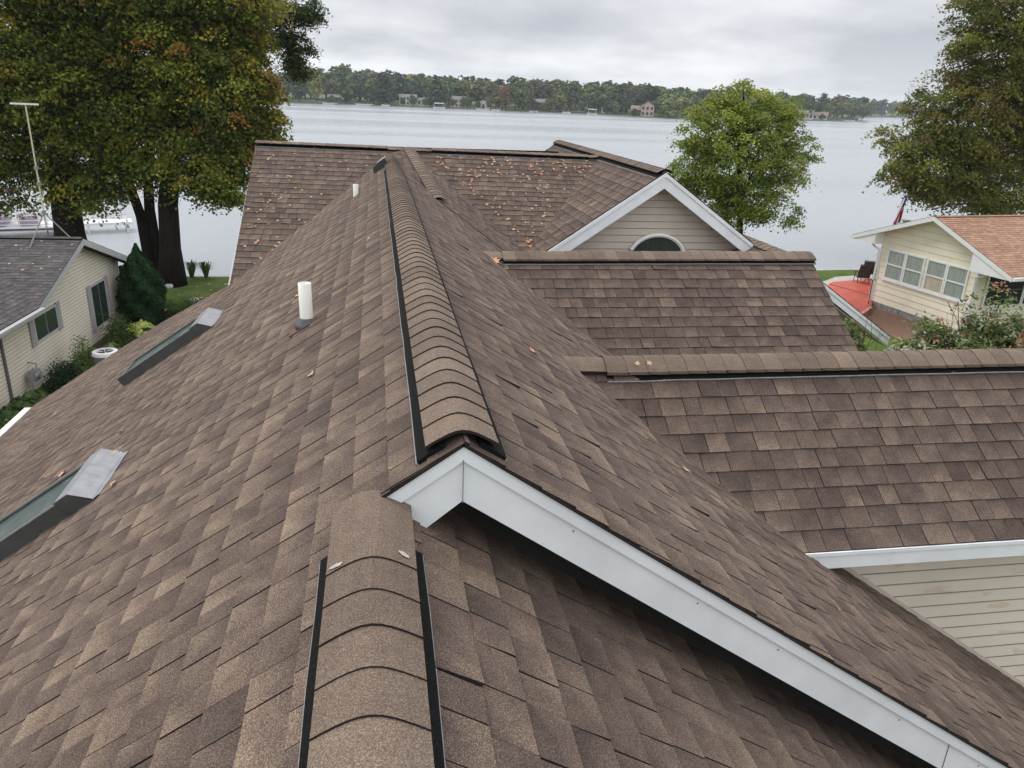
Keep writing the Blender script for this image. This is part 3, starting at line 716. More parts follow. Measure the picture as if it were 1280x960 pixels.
def far_boat(px, out_m, L_, label, canopy=False, grp='boats moored along the far shore'):
    s = at_z((px, shore_at(px)), LZ); r = nrm(s[:2]); tv = np.array([r[1], -r[0]]); xy = s[:2]-r*out_m
    root = empty('boat', (xy[0], xy[1], LZ), label, 'boat', grp)
    W = lambda a, b_, z: np.array([*(xy+tv*a+r*b_), LZ+z])
    mb = MB(); n = 8; lo = []; hi = []
    for k in range(n):
        t_ = k/(n-1); xx = -L_/2+L_*t_; wd = 1.1*(1-max(0, (t_-.5)*2)**2)+.02; lo.append((xx*.9, wd*.6)); hi.append((xx, wd))
    ringL = [W(a, -b_, -.1) for a, b_ in lo]+[W(a, b_, -.1) for a, b_ in lo[::-1]]; ringH = [W(a, -b_, .95) for a, b_ in hi]+[W(a, b_, .95) for a, b_ in hi[::-1]]
    for k in range(len(ringL)):
        k2 = (k+1) % len(ringL); mb.poly([ringL[k], ringL[k2], ringH[k2], ringH[k]])
    mb.poly(ringH); mb.poly(ringL[::-1]); mb.build('hull', M_farwhite, root)
    mb = MB(); c0 = W(-.3, 0, 1.3); mb.box(c0, (L_*.3, 1.2, .7), ax=[[*tv, 0], [*r, 0], [0, 0, 1]]); mb.build('windshield', M_farglass, root)
    if canopy:
        mb = MB(); mb.box(W(0, 0, 2.9), (L_*.8, 2.4, .5), ax=[[*tv, 0], [*r, 0], [0, 0, 1]])
        for sx in (-1, 1):
            for sy in (-1, 1): mb.beam(W(sx*L_*.36, sy*1.1, .8), W(sx*L_*.36, sy*1.1, 2.8), .12, .12, (0, 1, 0))
        mb.build('canopy', M_farwhite, root)
for a in [(352, 5, 6, 'white boat under a canopy near the left end of the far shore', True), (345, 9, 6, 'low white boat left of the canopied one on the far shore', False), (412, 5, 8, 'white boat below the yellow far shore tree', False), (455, 6, 10, 'long white pontoon boat off the dark pines', False),
          (482, 4, 5, 'small white boat left of the long white house', False), (549, 7, 7, 'white boat under canopy in front of the dark pine', True), (604, 5, 8, 'white boat before the small white far house', False), (667, 5, 5, 'small tan boat before the brown far house', False),
          (740, 4, 6, 'white covered boat on the far lawn bank near the middle', True), (708, 3, 5, 'small white boat right of the brown far house', False), (1060, 6, 9, 'white boat at the right point of the far shore', False), (620, 3, 5, 'white boat right of the small white far house', False)]:
    far_boat(*a)
def far_dock(px, L_, label):
    s = at_z((px, shore_at(px)), LZ); r = nrm(s[:2]); tv = np.array([r[1], -r[0]])
    mb = MB(); W = lambda a, b_, z: np.array([*(s[:2]+tv*a-r*b_), LZ+z])
    mb.hexa([W(-.8, -1, .55), W(.8, -1, .55), W(.8, L_, .55), W(-.8, L_, .55), W(-.8, -1, .75), W(.8, -1, .75), W(.8, L_, .75), W(-.8, L_, .75)])
    for q in range(0, int(L_), 3):
        for sx in (-.75, .75): mb.box(W(sx, q, .1), (.15, .15, 1.6))
    tag(mb.build('dock', simple('dock boards', (.3, .27, .23), .9)), label, 'dock', 'docks on the far shore')
far_dock(420, 9, 'short dock below the yellow far shore tree'); far_dock(466, 9, 'dock beside the long white pontoon boat'); far_dock(668, 8, 'dock before the dark brown far house'); far_dock(1074, 10, 'dock at the right point of the far shore')
# house
# ================================================================= THE BROWN ROOFED HOUSE
M = .68
AX, AZ = .247, -1.008                 # main ridge (x, z)
CX, CZ = -.036, AZ-M*(AX+.036)        # lower near ridge on the same left plane
Y0 = 2.18                             # near rake of the main ridge
house = empty('brown_roofed_house', (-.5, 8, GZ), 'large brown shingled house in the foreground with long ridges, dormer wings and white fascia', 'house')
NLp = np.array([-M, 0, 1.]); NRp = np.array([M, 0, 1.])
PA = np.array([AX, 0, AZ]); PC = np.array([CX, 0, CZ])
zl = lambda x, y: AZ+M*(x-AX)
zr = lambda x, y: AZ-M*(x-AX)
zc = lambda x, y: CZ-M*(x-CX)
# far cross roof (ridge along x): plane through three back-projected points
B1 = np.array([-2.01, 14.14, -.91]); B2 = np.array([3.97, 13.95, -.985]); B3 = np.array([-1.95, 10.75, -2.42])
NB = nrm(np.cross(B2-B1, B1-B3)); NB = NB*np.sign(NB[2])
zb = lambda x, y: B1[2]-(NB[0]*(x-B1[0])+NB[1]*(y-B1[1]))/NB[2]
def yb_on(zf, x):       # y where the cross roof meets a plane z = zf(x, .)
    return B1[1]-(NB[2]*(zf(x, 0)-B1[2])+NB[0]*(x-B1[0]))/NB[1]
yA = yb_on(zl, AX); yV = yb_on(zl, -1.95)
V = lambda f, x, y: np.array([x, y, f(x, y)])
EV = -5.30
rough_edge = [(-1.95, yV), (-3.1, 11.62), (-4.2, 12.0), (EV, 12.18)]
# left slope
polys = [[V(zl, EV, -1.2), V(zl, CX, -1.2), V(zl, CX, Y0), V(zl, EV, Y0)],
         [V(zl, EV, Y0), V(zl, AX, Y0-.02), V(zl, AX, yV), V(zl, EV, yV)],
         [V(zl, AX, yV), V(zl, AX, yA), V(zl, -1.95, yV)],
         [V(zl, EV, yV)]+[V(zl, x, y) for x, y in rough_edge]]
polys[0][2] = V(zl, CX, Y0-.02); polys[0][3] = V(zl, EV, Y0-.02); polys[1][0] = V(zl, EV, Y0-.02)
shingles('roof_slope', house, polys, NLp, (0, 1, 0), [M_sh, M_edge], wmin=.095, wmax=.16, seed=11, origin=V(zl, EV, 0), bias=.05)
# right slope of the main ridge
RX = 5.7
polys = [[V(zr, AX, Y0-.02), V(zr, RX, Y0-.02), V(zr, RX, 10.6), V(zr, 2.6, 10.6), V(zr, AX, yA)]]
shingles('roof_slope', house, polys, NRp, (0, 1, 0), [M_sh, M_edge], wmin=.095, wmax=.16, seed=12, origin=V(zr, RX, 0), bias=.02)
# right slope under the lower ridge (in the shade of the rake)
polys = [[V(zc, CX, -1.2), V(zc, 4.6, -1.2), V(zc, 4.6, Y0+.28), V(zc, CX, Y0+.28)]]
shingles('roof_slope', house, polys, NRp, (0, 1, 0), [M_sh, M_edge], seed=13, origin=V(zc, 4.6, 0))
# cross roof near slope
EX = 4.315*.93; EZh = -.93; EY0 = 11.546*.93; EP = .68; EY1 = 18.97*.93
ze = lambda x, y: EZh+EP*(x-EX)
def b_e(x):             # y where cross roof meets the left slope of the gabled wing
    return yb_on(ze, x)
xt = None
for k in range(400):
    x_ = EX-k*.005
    if b_e(x_) <= 14.05+(-.03)*(x_-2): xt = x_; break
ridge_y = lambda x: B1[1]+(B2[1]-B1[1])*(x-B1[0])/(B2[0]-B1[0])
polys = [[V(zb, -1.95, yV), V(zb, AX, yA), V(zb, AX, ridge_y(AX)), V(zb, -1.98, ridge_y(-1.98))],
         [V(zb, AX, yA), V(zb, 3.0, 8.9), V(zb, 3.0, ridge_y(3)), V(zb, AX, ridge_y(AX))],
         [V(zb, 3.0, 8.9), V(zb, xt-(b_e(xt)-8.9)/ (M/.42) if False else 3.0, 8.9), V(zb, xt, b_e(xt)), V(zb, xt, ridge_y(xt)), V(zb, 3.0, ridge_y(3))]]
# second and third pieces trimmed to the valley with the gabled wing
x_lo = 2.35
polys[1] = [V(zb, AX, yA), V(zb, 2.15, b_e(2.15)), V(zb, xt, b_e(xt)), V(zb, xt, ridge_y(xt)), V(zb, AX, ridge_y(AX))]
polys = polys[:2]
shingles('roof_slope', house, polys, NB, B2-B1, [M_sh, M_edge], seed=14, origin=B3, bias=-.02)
# far slope of the cross roof
NBb = np.array([0, .55, 1.]); zbb = lambda x, y: B1[2]+(B2[2]-B1[2])*(x-B1[0])/(B2[0]-B1[0])-.55*(y-ridge_y(x))
shingles('roof_slope', house, [[V(zbb, -1.98, ridge_y(-1.98)), V(zbb, 3.2, ridge_y(3.2)), V(zbb, 3.2, 17.5), V(zbb, -1.98, 17.5)]], np.array([.0125, .55, 1]), B2-B1, [M_sh, M_edge], seed=15, wmin=.3, wmax=.5)
# gabled wing: left slope, right slope
ybtm = EY0
polys = [[V(ze, EX, EY0), V(ze, EX, b_e(xt)), V(ze, xt, b_e(xt)), V(ze, xt-(b_e(xt)-EY0-.02)/((b_e(xt)-b_e(xt-.5))/.5), EY0+.02)],
         [V(ze, xt-.02, b_e(xt)-.02), V(ze, EX, b_e(xt)-.02), V(ze, EX, EY1), V(ze, EX-2.2, EY1), V(ze, EX-2.2, b_e(xt)-.02)]]
shingles('roof_slope', house, polys, np.array([-EP, 0, 1.]), (0, 1, 0), [M_sh, M_edge], seed=16, origin=V(ze, EX-3, 0), bias=-.05)
zer = lambda x, y: EZh-EP*(x-EX)
shingles('roof_slope', house, [[V(zer, EX, EY0), V(zer, EX+1.75, EY0), V(zer, EX+1.75, EY1), V(zer, EX, EY1)]], np.array([EP, 0, 1.]), (0, 1, 0), [M_sh, M_edge], seed=17, wmin=.2, wmax=.4)
# hump behind the main vent: a short ridge climbing to the cross ridge
H0 = np.array([.563, ridge_y(.563)-.03, -.925]); H1 = np.array([.86, 10.9, zr(.86, 0)+.012]); HA = np.array([AX-.01, yA-.12, AZ+.004]); HU = np.array([2.28, 11.05, 0.]); HU[2] = zb(2.28, 11.05)+.012
nh = nrm(np.cross(H1-H0, HU-H0)); nh = nh*np.sign(nh[2])
# point on the main right slope where the hump's right facet runs out
Tp = None
for yy in np.arange(10.6, 7.0, -.05):
    x_ = 2.75; zf = H0[2]-(nh[0]*(x_-H0[0])+nh[1]*(yy-H0[1]))/nh[2]
    if zf <= zr(x_, yy)+.01: Tp = np.array([x_, yy, zf]); break
if Tp is None: Tp = np.array([2.75, 9.4, zr(2.75, 0)])
nh2 = nh
mbx = [[H0, H1, Tp, HU]]
shingles('roof_slope', house, [[H0, H1, HU]], nh, (0, 1, 0), [M_sh, M_edge], seed=18, deck=.004)
n3_ = nrm(np.cross(Tp-H1, HU-H1)); n3_ = n3_*np.sign(n3_[2])
shingles('roof_slope', house, [[H1, Tp, HU]], n3_, (0, 1, 0), [M_sh, M_edge], seed=19, deck=.004)
n4_ = nrm(np.cross(H1-H0, HA-H0)); n4_ = n4_*np.sign(n4_[2])
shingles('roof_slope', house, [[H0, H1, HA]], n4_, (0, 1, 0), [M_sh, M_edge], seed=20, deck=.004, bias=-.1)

# near dormer wing (D) and second dormer wing
def wing(yr, zr0, pitch, ye, x1, seed, xstart):
    """cross wing on the right slope: ridge along x at yr; returns plane fn"""
    f = lambda x, y: zr0-pitch*(yr-y)
    g = lambda x, y: zr0-pitch*(y-yr)
    xr = AX+(AZ-zr0)/M                      # where the ridge meets the right slope
    zeav = f(0, ye); xe = AX+(AZ-zeav)/M
    shingles('roof_slope', house, [[V(f, xr-.02, yr), V(f, xe, ye), V(f, x1, ye), V(f, x1, yr)]], np.array([0, -pitch, 1.]), (1, 0, 0), [M_sh, M_edge], seed=seed, origin=V(f, 0, ye), bias=-.12, wmin=.11, wmax=.2)  # bias puts the shade of this camera-facing slope into its granule tone
    yb_ = yr+(yr-ye)*.85; zb_ = g(0, yb_); xb_ = AX+(AZ-zb_)/M
    shingles('roof_slope', house, [[V(g, xr, yr), V(g, x1, yr), V(g, x1, yb_), V(g, xb_, yb_)]], np.array([0, pitch, 1.]), (1, 0, 0), [M_sh, M_edge], seed=seed+40, wmin=.3, wmax=.5)
    return f, g, xr, xe, zeav, yb_
D1Y, D1Z, D1P, D1E = 4.92, -1.695, .715, 3.72
D1X = 7.2
f1, g1, xr1, xe1, ze1, yb1 = wing(D1Y, D1Z, D1P, D1E, D1X, 31, 0)
D2Y, D2Z, D2P, D2E = 8.32, -1.62, .60, 6.75
D2X = 4.95
f2, g2, xr2, xe2, ze2, yb2 = wing(D2Y, D2Z, D2P, D2E, D2X, 32, 0)
print('wings', xr1, xe1, ze1, xr2, xe2, ze2)

# ridge caps and vents
ridge_cap('ridge_cap', house, (AX, 2.20, AZ), (AX, 11.6, AZ), M, M, half=.116, lift=.022, seed=1, soft=.05)
ridge_cap('ridge_cap', house, (AX, 11.62, AZ), (AX, yA-.02, AZ), M, M, half=.12, lift=.004, vent=False, seed=2, thick=.003, soft=.03)
ridge_cap('ridge_cap', house, (CX, -.9, CZ), (CX, Y0+.02, CZ), M, M, half=.121, lift=.024, seed=5, vent_to=.9+1.98, soft=.06, flat_end=.36)
# pale sealant smears on the first cap of the lower ridge
for sx, yy_ in ((-.095, 1.83), (.088, 1.86)):
    bm_ = []
    for k in range(14):
        t = k/14*6.283; r_ = .010*(1+.25*math.sin(t*2+sx*40)+.12*math.sin(t*5)); x_ = CX+sx+math.cos(t)*r_*1.5; bm_.append((x_, yy_+math.sin(t)*r_, CZ+.0345-M*(math.sqrt((x_-CX)**2+.0036)-.06)))
    mb = MB(); mb.poly(bm_); mb.build('sealant_smear', simple('pale sealant', (.42, .37, .32), .9, .2, 60), house)
# hump ridge cap
hm = H1+(H0-H1)*.12
ridge_cap('ridge_cap', house, H1+(H0-H1)*.02+np.array([0, 0, .01]), H0, .35, .55, half=.10, lift=.028, seed=6, one_side=-1, vent_from=.75, soft=.05)
# cross ridge
def on_ridge(x, up=0): return np.array([x, ridge_y(x), B1[2]+(B2[2]-B1[2])*(x-B1[0])/(B2[0]-B1[0])+up])
ridge_cap('ridge_cap', house, on_ridge(-1.98), on_ridge(.2), .55, .42, half=.12, lift=.038, seed=7, soft=.06, zt=.012)
ridge_cap('ridge_cap', house, on_ridge(.2), on_ridge(.95), .55, .42, half=.12, lift=.02, seed=8, vent=False, soft=.06)
ridge_cap('ridge_cap', house, on_ridge(.95), on_ridge(3.72), .55, .42, half=.12, lift=.038, seed=9, soft=.06, zt=.012)
ridge_cap('ridge_cap', house, on_ridge(3.72, .0), (EX, ridge_y(EX), EZh-.01), .55, .42, half=.12, lift=.02, seed=10, vent=False, soft=.06)
# gabled wing ridge
ridge_cap('ridge_cap', house, (EX, EY0+.02, EZh), (EX, EY1, EZh), EP, EP, half=.12, lift=.034, seed=12, soft=.06, zt=.012)
# dormer ridges (butts face the left end)
ridge_cap('ridge_cap', house, (xr1-.12, D1Y, D1Z+.01), (xr1+.28, D1Y, D1Z), D1P, D1P, half=.125, lift=.012, vent=False, seed=21, expo=.45, soft=.06)
ridge_cap('ridge_cap', house, (xr1+.26, D1Y, D1Z), (D1X, D1Y, D1Z+.01), D1P, D1P, half=.150, lift=.018, seed=22, soft=.08, thick=.0005, vw=.004, zt=.008, skirt=.020)
ridge_cap('ridge_cap', house, (xr2-.12, D2Y, D2Z+.01), (xr2+.2, D2Y, D2Z), D2P, D2P, half=.12, lift=.01, vent=False, seed=23, expo=.4, soft=.06)
ridge_cap('ridge_cap', house, (xr2+.18, D2Y, D2Z), (D2X+.02, D2Y, D2Z+.02), D2P, D2P, half=.155, lift=.020, seed=24, soft=.08, thick=.0005, vw=.004, zt=.009, skirt=.020)

M_joint = simple('joint shadow gap', (.2, .2, .2), .8)
# white rake board of the main gable: two boards, stepped drip edge, small return
def rake(parent, apex, end, h, y_thick, mats, trim=.045, mit=0):
    """board hanging under the roof edge from apex to end; faces -y"""
    apex = np.array(apex, float); end = np.array(end, float); d = end-apex
    lo0 = apex-np.array([0, 0, h]); lo1 = end-np.array([0, 0, h])
    mb = MB(); t = np.array([0, y_thick, 0])
    mb.prism([apex-(0, 0, trim), end-(0, 0, trim), lo1, lo0], t)
    q = np.array([0, -.012, 0])
    mb.prism([apex+q, end+q, end+q-(0, 0, trim+.004), apex+q-(0, 0, trim+.004)], t)
    return mb.build('rake_board', mats, parent)
ap = np.array([AX, Y0, AZ-.006])
rx = 5.6
rake(house, ap, (rx, Y0, AZ-.006-M*(rx-AX)), .205, .022, M_fascia, trim=.055)
lx = -.055
mb = MB(); q = np.array([0, -.012, 0]); t_ = np.array([0, .022, 0])
A0 = ap; A1 = np.array([lx, Y0, AZ-.006-M*(AX-lx)]); H_ = .205
# short left board cut square to the slope
cut = nrm(np.array([AX-lx, 0, M*(AX-lx)])); perp = np.array([cut[2], 0, -cut[0]])
E_ = A1+perp*.19
mb.prism([A0-(0, 0, .055), A0-(0, 0, H_), E_, A1+perp*.05], t_)
mb.prism([A0+q, A0+q-(0, 0, .059), A1+q+perp*.054, A1+q], t_)
mb.box(E_+cut*.012+np.array([0, .05, 0]), (.012, .14, .04), ax=[cut, (0, 1, 0), np.cross(cut, (0, 1, 0))])
mb.build('rake_board', M_fascia, house)
mb = MB(); mb.box((AX, Y0-.0125, AZ-.006-.13), (.003, .003, .15)); mb.build('board_joint', M_joint, house)
jx = at_y((1188, 925), Y0)[0]; jz = AZ-.006-M*(jx-AX); mb = MB(); mb.box((jx, Y0-.001, jz-.13), (.002, .004, .14)); mb.build('board_joint', M_joint, house)
for nx in (.62, 1.1, 1.45, 2.05, 2.5, 3.1):
    mb = MB(); nz = AZ-.006-M*(nx-AX)-.055-.03; mb.tube([(nx, Y0+.002, nz), (nx, Y0-.002, nz)], .0035, 8); mb.build('nail_head', M_joint, house)
# soffit and wall closing the step between the two ridges
mb = MB()
s0 = AZ-.006-.2
mb.prism([np.array([AX, Y0+.022, s0]), np.array([rx, Y0+.022, s0-M*(rx-AX)]), np.array([rx, Y0+.022, s0+.012-M*(rx-AX)]), np.array([AX, Y0+.022, s0+.012])], (0, .2, 0))
mb.build('soffit', simple('grey brown soffit', (.16, .15, .14), .8), house)
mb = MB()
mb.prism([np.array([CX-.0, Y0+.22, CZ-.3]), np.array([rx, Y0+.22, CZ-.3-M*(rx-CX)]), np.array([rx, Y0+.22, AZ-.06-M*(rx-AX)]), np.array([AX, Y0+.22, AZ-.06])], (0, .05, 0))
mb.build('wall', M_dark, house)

# fascia of the near dormer eave + siding below
mb = MB()
xc = xe1-.02; fz = ze1-.005
mb.prism([np.array([xc, D1E-.004, fz]), np.array([D1X, D1E-.004, fz]), np.array([D1X, D1E-.004, fz-.118]), np.array([xc+.19, D1E-.004, fz-.118])], (0, .02, 0))
mb.prism([np.array([xc, D1E-.016, fz+.004]), np.array([D1X, D1E-.016, fz+.004]), np.array([D1X, D1E-.016, fz-.02]), np.array([xc+.03, D1E-.016, fz-.02])], (0, .012, 0))
mb.build('eave_fascia', M_fascia, house)
D1W = 4.04
mb = MB(); mb.prism([np.array([xc+.19, D1E+.01, fz-.112]), np.array([D1X, D1E+.01, fz-.112]), np.array([D1X, D1W+.01, fz-.112]), np.array([xc+.19, D1W+.01, fz-.112])], (0, 0, .01)); mb.build('soffit', M_side, house)
wx0 = AX+(AZ-(fz-.1))/M
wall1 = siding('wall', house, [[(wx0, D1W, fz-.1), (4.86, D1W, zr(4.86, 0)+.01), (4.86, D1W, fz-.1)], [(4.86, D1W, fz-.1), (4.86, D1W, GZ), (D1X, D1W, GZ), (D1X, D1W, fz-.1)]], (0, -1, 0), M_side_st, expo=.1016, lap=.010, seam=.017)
mb = MB(); mb.beam((wx0+.02, D1W-.014, zr(wx0+.02, 0)+.02), (4.86, D1W-.014, zr(4.86, 0)+.02), .012, .03); mb.beam((4.86, D1W-.02, zr(4.86, 0)), (4.86, D1W-.02, fz-.12), .02, .05, (0, 1, 0)); mb.build('corner_trim', M_side, wall1)
# second dormer: eave fascia and right gable end
mb = MB(); mb.beam((xe2, D2E, ze2-.05), (D2X, D2E, ze2-.05), .02, .1); mb.build('eave_fascia', M_fascia, house)
siding('wall', house, [[(D2X-.25, D2E+.3, GZ), (D2X-.25, yb2-.3, GZ), (D2X-.25, yb2-.3, g2(0, yb2-.3)-.05), (D2X-.25, D2Y, D2Z-.06), (D2X-.25, D2E+.3, f2(0, D2E+.3)-.05)]], (1, 0, 0), M_side)
mb = MB()
for f_, ya, yb_ in ((f2, D2Y, D2E), (g2, D2Y, yb2)):
    mb.prism([(D2X-.004, ya, f_(0, ya)-.012), (D2X-.004, yb_, f_(0, yb_)-.012), (D2X-.004, yb_, f_(0, yb_)-.14), (D2X-.004, ya, f_(0, ya)-.14)], (-.02, 0, 0))
mb.build('rake_board', M_fascia, house)
# body walls that carry the roof
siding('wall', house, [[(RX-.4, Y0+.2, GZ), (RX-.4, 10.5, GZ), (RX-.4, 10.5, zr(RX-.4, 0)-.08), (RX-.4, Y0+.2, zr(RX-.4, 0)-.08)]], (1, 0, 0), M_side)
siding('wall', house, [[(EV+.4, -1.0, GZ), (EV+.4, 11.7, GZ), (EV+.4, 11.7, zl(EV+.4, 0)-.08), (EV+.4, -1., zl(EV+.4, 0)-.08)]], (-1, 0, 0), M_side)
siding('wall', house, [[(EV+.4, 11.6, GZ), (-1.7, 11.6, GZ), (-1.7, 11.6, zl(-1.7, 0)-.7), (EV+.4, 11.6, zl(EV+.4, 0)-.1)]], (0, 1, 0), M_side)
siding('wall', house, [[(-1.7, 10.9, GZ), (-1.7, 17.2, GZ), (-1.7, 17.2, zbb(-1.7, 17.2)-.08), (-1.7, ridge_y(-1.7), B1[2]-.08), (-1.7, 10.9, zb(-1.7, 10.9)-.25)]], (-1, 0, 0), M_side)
# gutter on the left eave
mb = MB(); gx = EV-.06; gz_ = zl(EV, 0)
mb.prism([(gx-.05, -1.2, gz_+.0), (gx+.06, -1.2, gz_-.0), (gx+.06, -1.2, gz_-.11), (gx-.02, -1.2, gz_-.11)], (0, 13.3, 0)); mb.build('gutter', M_white, house)
# left rake boards of the cross roof and of the far rake
mb = MB(); p = lambda x, y, z: np.array([x, y, z])
mb.prism([V(zb, -1.955, yV)-(0, 0, .01), V(zb, -1.955, ridge_y(-2))-(0, 0, .01), V(zb, -1.955, ridge_y(-2))-(0, 0, .16), V(zb, -1.955, yV)-(0, 0, .16)], (-.02, 0, 0))
mb.prism([V(zbb, -1.955, 17.5)-(0, 0, .01), V(zbb, -1.955, ridge_y(-2))-(0, 0, .01), V(zbb, -1.955, ridge_y(-2))-(0, 0, .16), V(zbb, -1.955, 17.5)-(0, 0, .16)], (-.02, 0, 0))
mb.build('rake_board', M_greytrim, house)
# gable with half round window
GW = EY0+.30
mb = MB(); ga = np.array([EX, EY0, EZh-.012])
for sg, ex in ((-1, EX-2.3), (1, EX+1.52)):
    e_ = np.array([ex, EY0, EZh-.012-EP*abs(ex-EX)])
    mb.prism([ga-(0, 0, .05), e_-(0, 0, .05), e_-(0, 0, .215), ga-(0, 0, .215)], (0, .022, 0))
    mb.prism([ga+(0, -.014, 0), e_+(0, -.014, 0), e_+(0, -.014, -.055), ga+(0, -.014, -.055)], (0, .022, 0))
mb.build('rake_board', M_fascia, house)
mb = MB()
for ex in (EX-2.3, EX+1.52):
    e_ = np.array([ex, EY0+.02, EZh-.205-EP*abs(ex-EX)]); a_ = np.array([EX, EY0+.02, EZh-.205])
    mb.prism([a_, e_, e_+(0, 0, .01), a_+(0, 0, .01)], (0, .29, 0))
mb.build('soffit', M_white, house)
gp = [(EX-2.2, GW, -4.2), (EX+1.45, GW, -4.2), (EX+1.45, GW, EZh-.2-EP*1.45), (EX, GW, EZh-.2), (EX-2.2, GW, EZh-.2-EP*2.2)]
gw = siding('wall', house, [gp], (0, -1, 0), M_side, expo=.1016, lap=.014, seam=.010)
wc = np.array([EX-.03, GW-.03, EZh-1.12]); wr = .375
wc = at_y((820, 323), GW-.03); wr = .41
mb = MB(); mb.prism([wc+np.array([math.cos(t)*wr, 0, math.sin(t)*wr*.80]) for t in np.linspace(0, math.pi, 25)], (0, .02, 0)); hw = mb.build('half_round_window', M_glass, house)
mb = MB(); mb.tube([wc+np.array([math.cos(t)*(wr+.02), -.015, math.sin(t)*(wr*.80+.02)]) for t in np.linspace(0, math.pi, 25)], .03, 6); mb.beam(wc+(-wr-.05, -.015, 0), wc+(wr+.05, -.015, 0), .05, .05); mb.build('window_frame', M_white, hw)
# lower gable farther right
E2Y = 10.0
pk = at_y((981, 315), E2Y); rt = at_y((1112, 420), E2Y); E2P = (pk[2]-rt[2])/(rt[0]-pk[0]); print('E2', pk, rt, E2P)
z2l = lambda x, y: pk[2]-E2P*abs(x-pk[0])
for sg, xx, sd in ((-1, pk[0]-1.5, 41), (1, rt[0], 42)):
    shingles('roof_slope', house, [[np.array([pk[0], E2Y, pk[2]]), np.array([xx, E2Y, z2l(xx, 0)]), np.array([xx, 15.2, z2l(xx, 0)]), np.array([pk[0], 15.2, pk[2]])]], np.array([sg*E2P, 0, 1.]), (0, 1, 0), [M_sh, M_edge], seed=sd)
ridge_cap('ridge_cap', house, (pk[0], E2Y+.02, pk[2]), (pk[0], 15.2, pk[2]), E2P, E2P, half=.12, lift=.01, vent=False, seed=43)
mb = MB()
for xx in (pk[0]-1.5, rt[0]):
    a_ = np.array([pk[0], E2Y, pk[2]-.01]); e_ = np.array([xx, E2Y, z2l(xx, 0)-.01])
    mb.prism([a_-(0, 0, .04), e_-(0, 0, .04), e_-(0, 0, .135), a_-(0, 0, .135)], (0, .022, 0)); mb.prism([a_+(0, -.014, 0), e_+(0, -.014, 0), e_-(0, .014, .045), a_-(0, .014, .045)], (0, .022, 0))
mb.build('rake_board', M_fascia, house)
mb = MB()
for xx in (pk[0]-1.5, rt[0]):
    a_ = np.array([pk[0], E2Y+.02, pk[2]-.18]); e_ = np.array([xx, E2Y+.02, z2l(xx, 0)-.18]); mb.prism([a_, e_, e_+(0, 0, .01), a_+(0, 0, .01)], (0, .42, 0))
mb.build('soffit', M_side, house)
w2 = E2Y+.4; zc2 = at_y((1050, 396), w2)[2]
zb_ = lambda x: z2l(x, 0)-.14
xk = pk[0]+(pk[2]-.14-.42-zc2)/E2P; xe_ = rt[0]-.12
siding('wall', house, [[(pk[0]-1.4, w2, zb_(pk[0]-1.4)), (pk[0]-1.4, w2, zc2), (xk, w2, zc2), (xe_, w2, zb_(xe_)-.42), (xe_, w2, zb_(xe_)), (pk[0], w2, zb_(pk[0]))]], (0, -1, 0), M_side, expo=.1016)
mb = MB(); mb.prism([(pk[0]-1.38, w2+.06, GZ), (xe_-.02, w2+.06, GZ), (xe_-.02, w2+.06, zb_(xe_)-.3), (pk[0], w2+.06, pk[2]-.3), (pk[0]-1.38, w2+.06, zb_(pk[0]-1.38)-.1)], (0, .05, 0)); mb.build('porch_dark_panel', simple('painted porch shade', (.03, .028, .024), .8), house)  # dark panel stands in for the shade inside the open porch
siding('wall', house, [[(xe_, w2, GZ), (xe_, 15.0, GZ), (xe_, 15.0, zb_(xe_)), (xe_, w2, zb_(xe_))]], (1, 0, 0), M_side, expo=.1016)

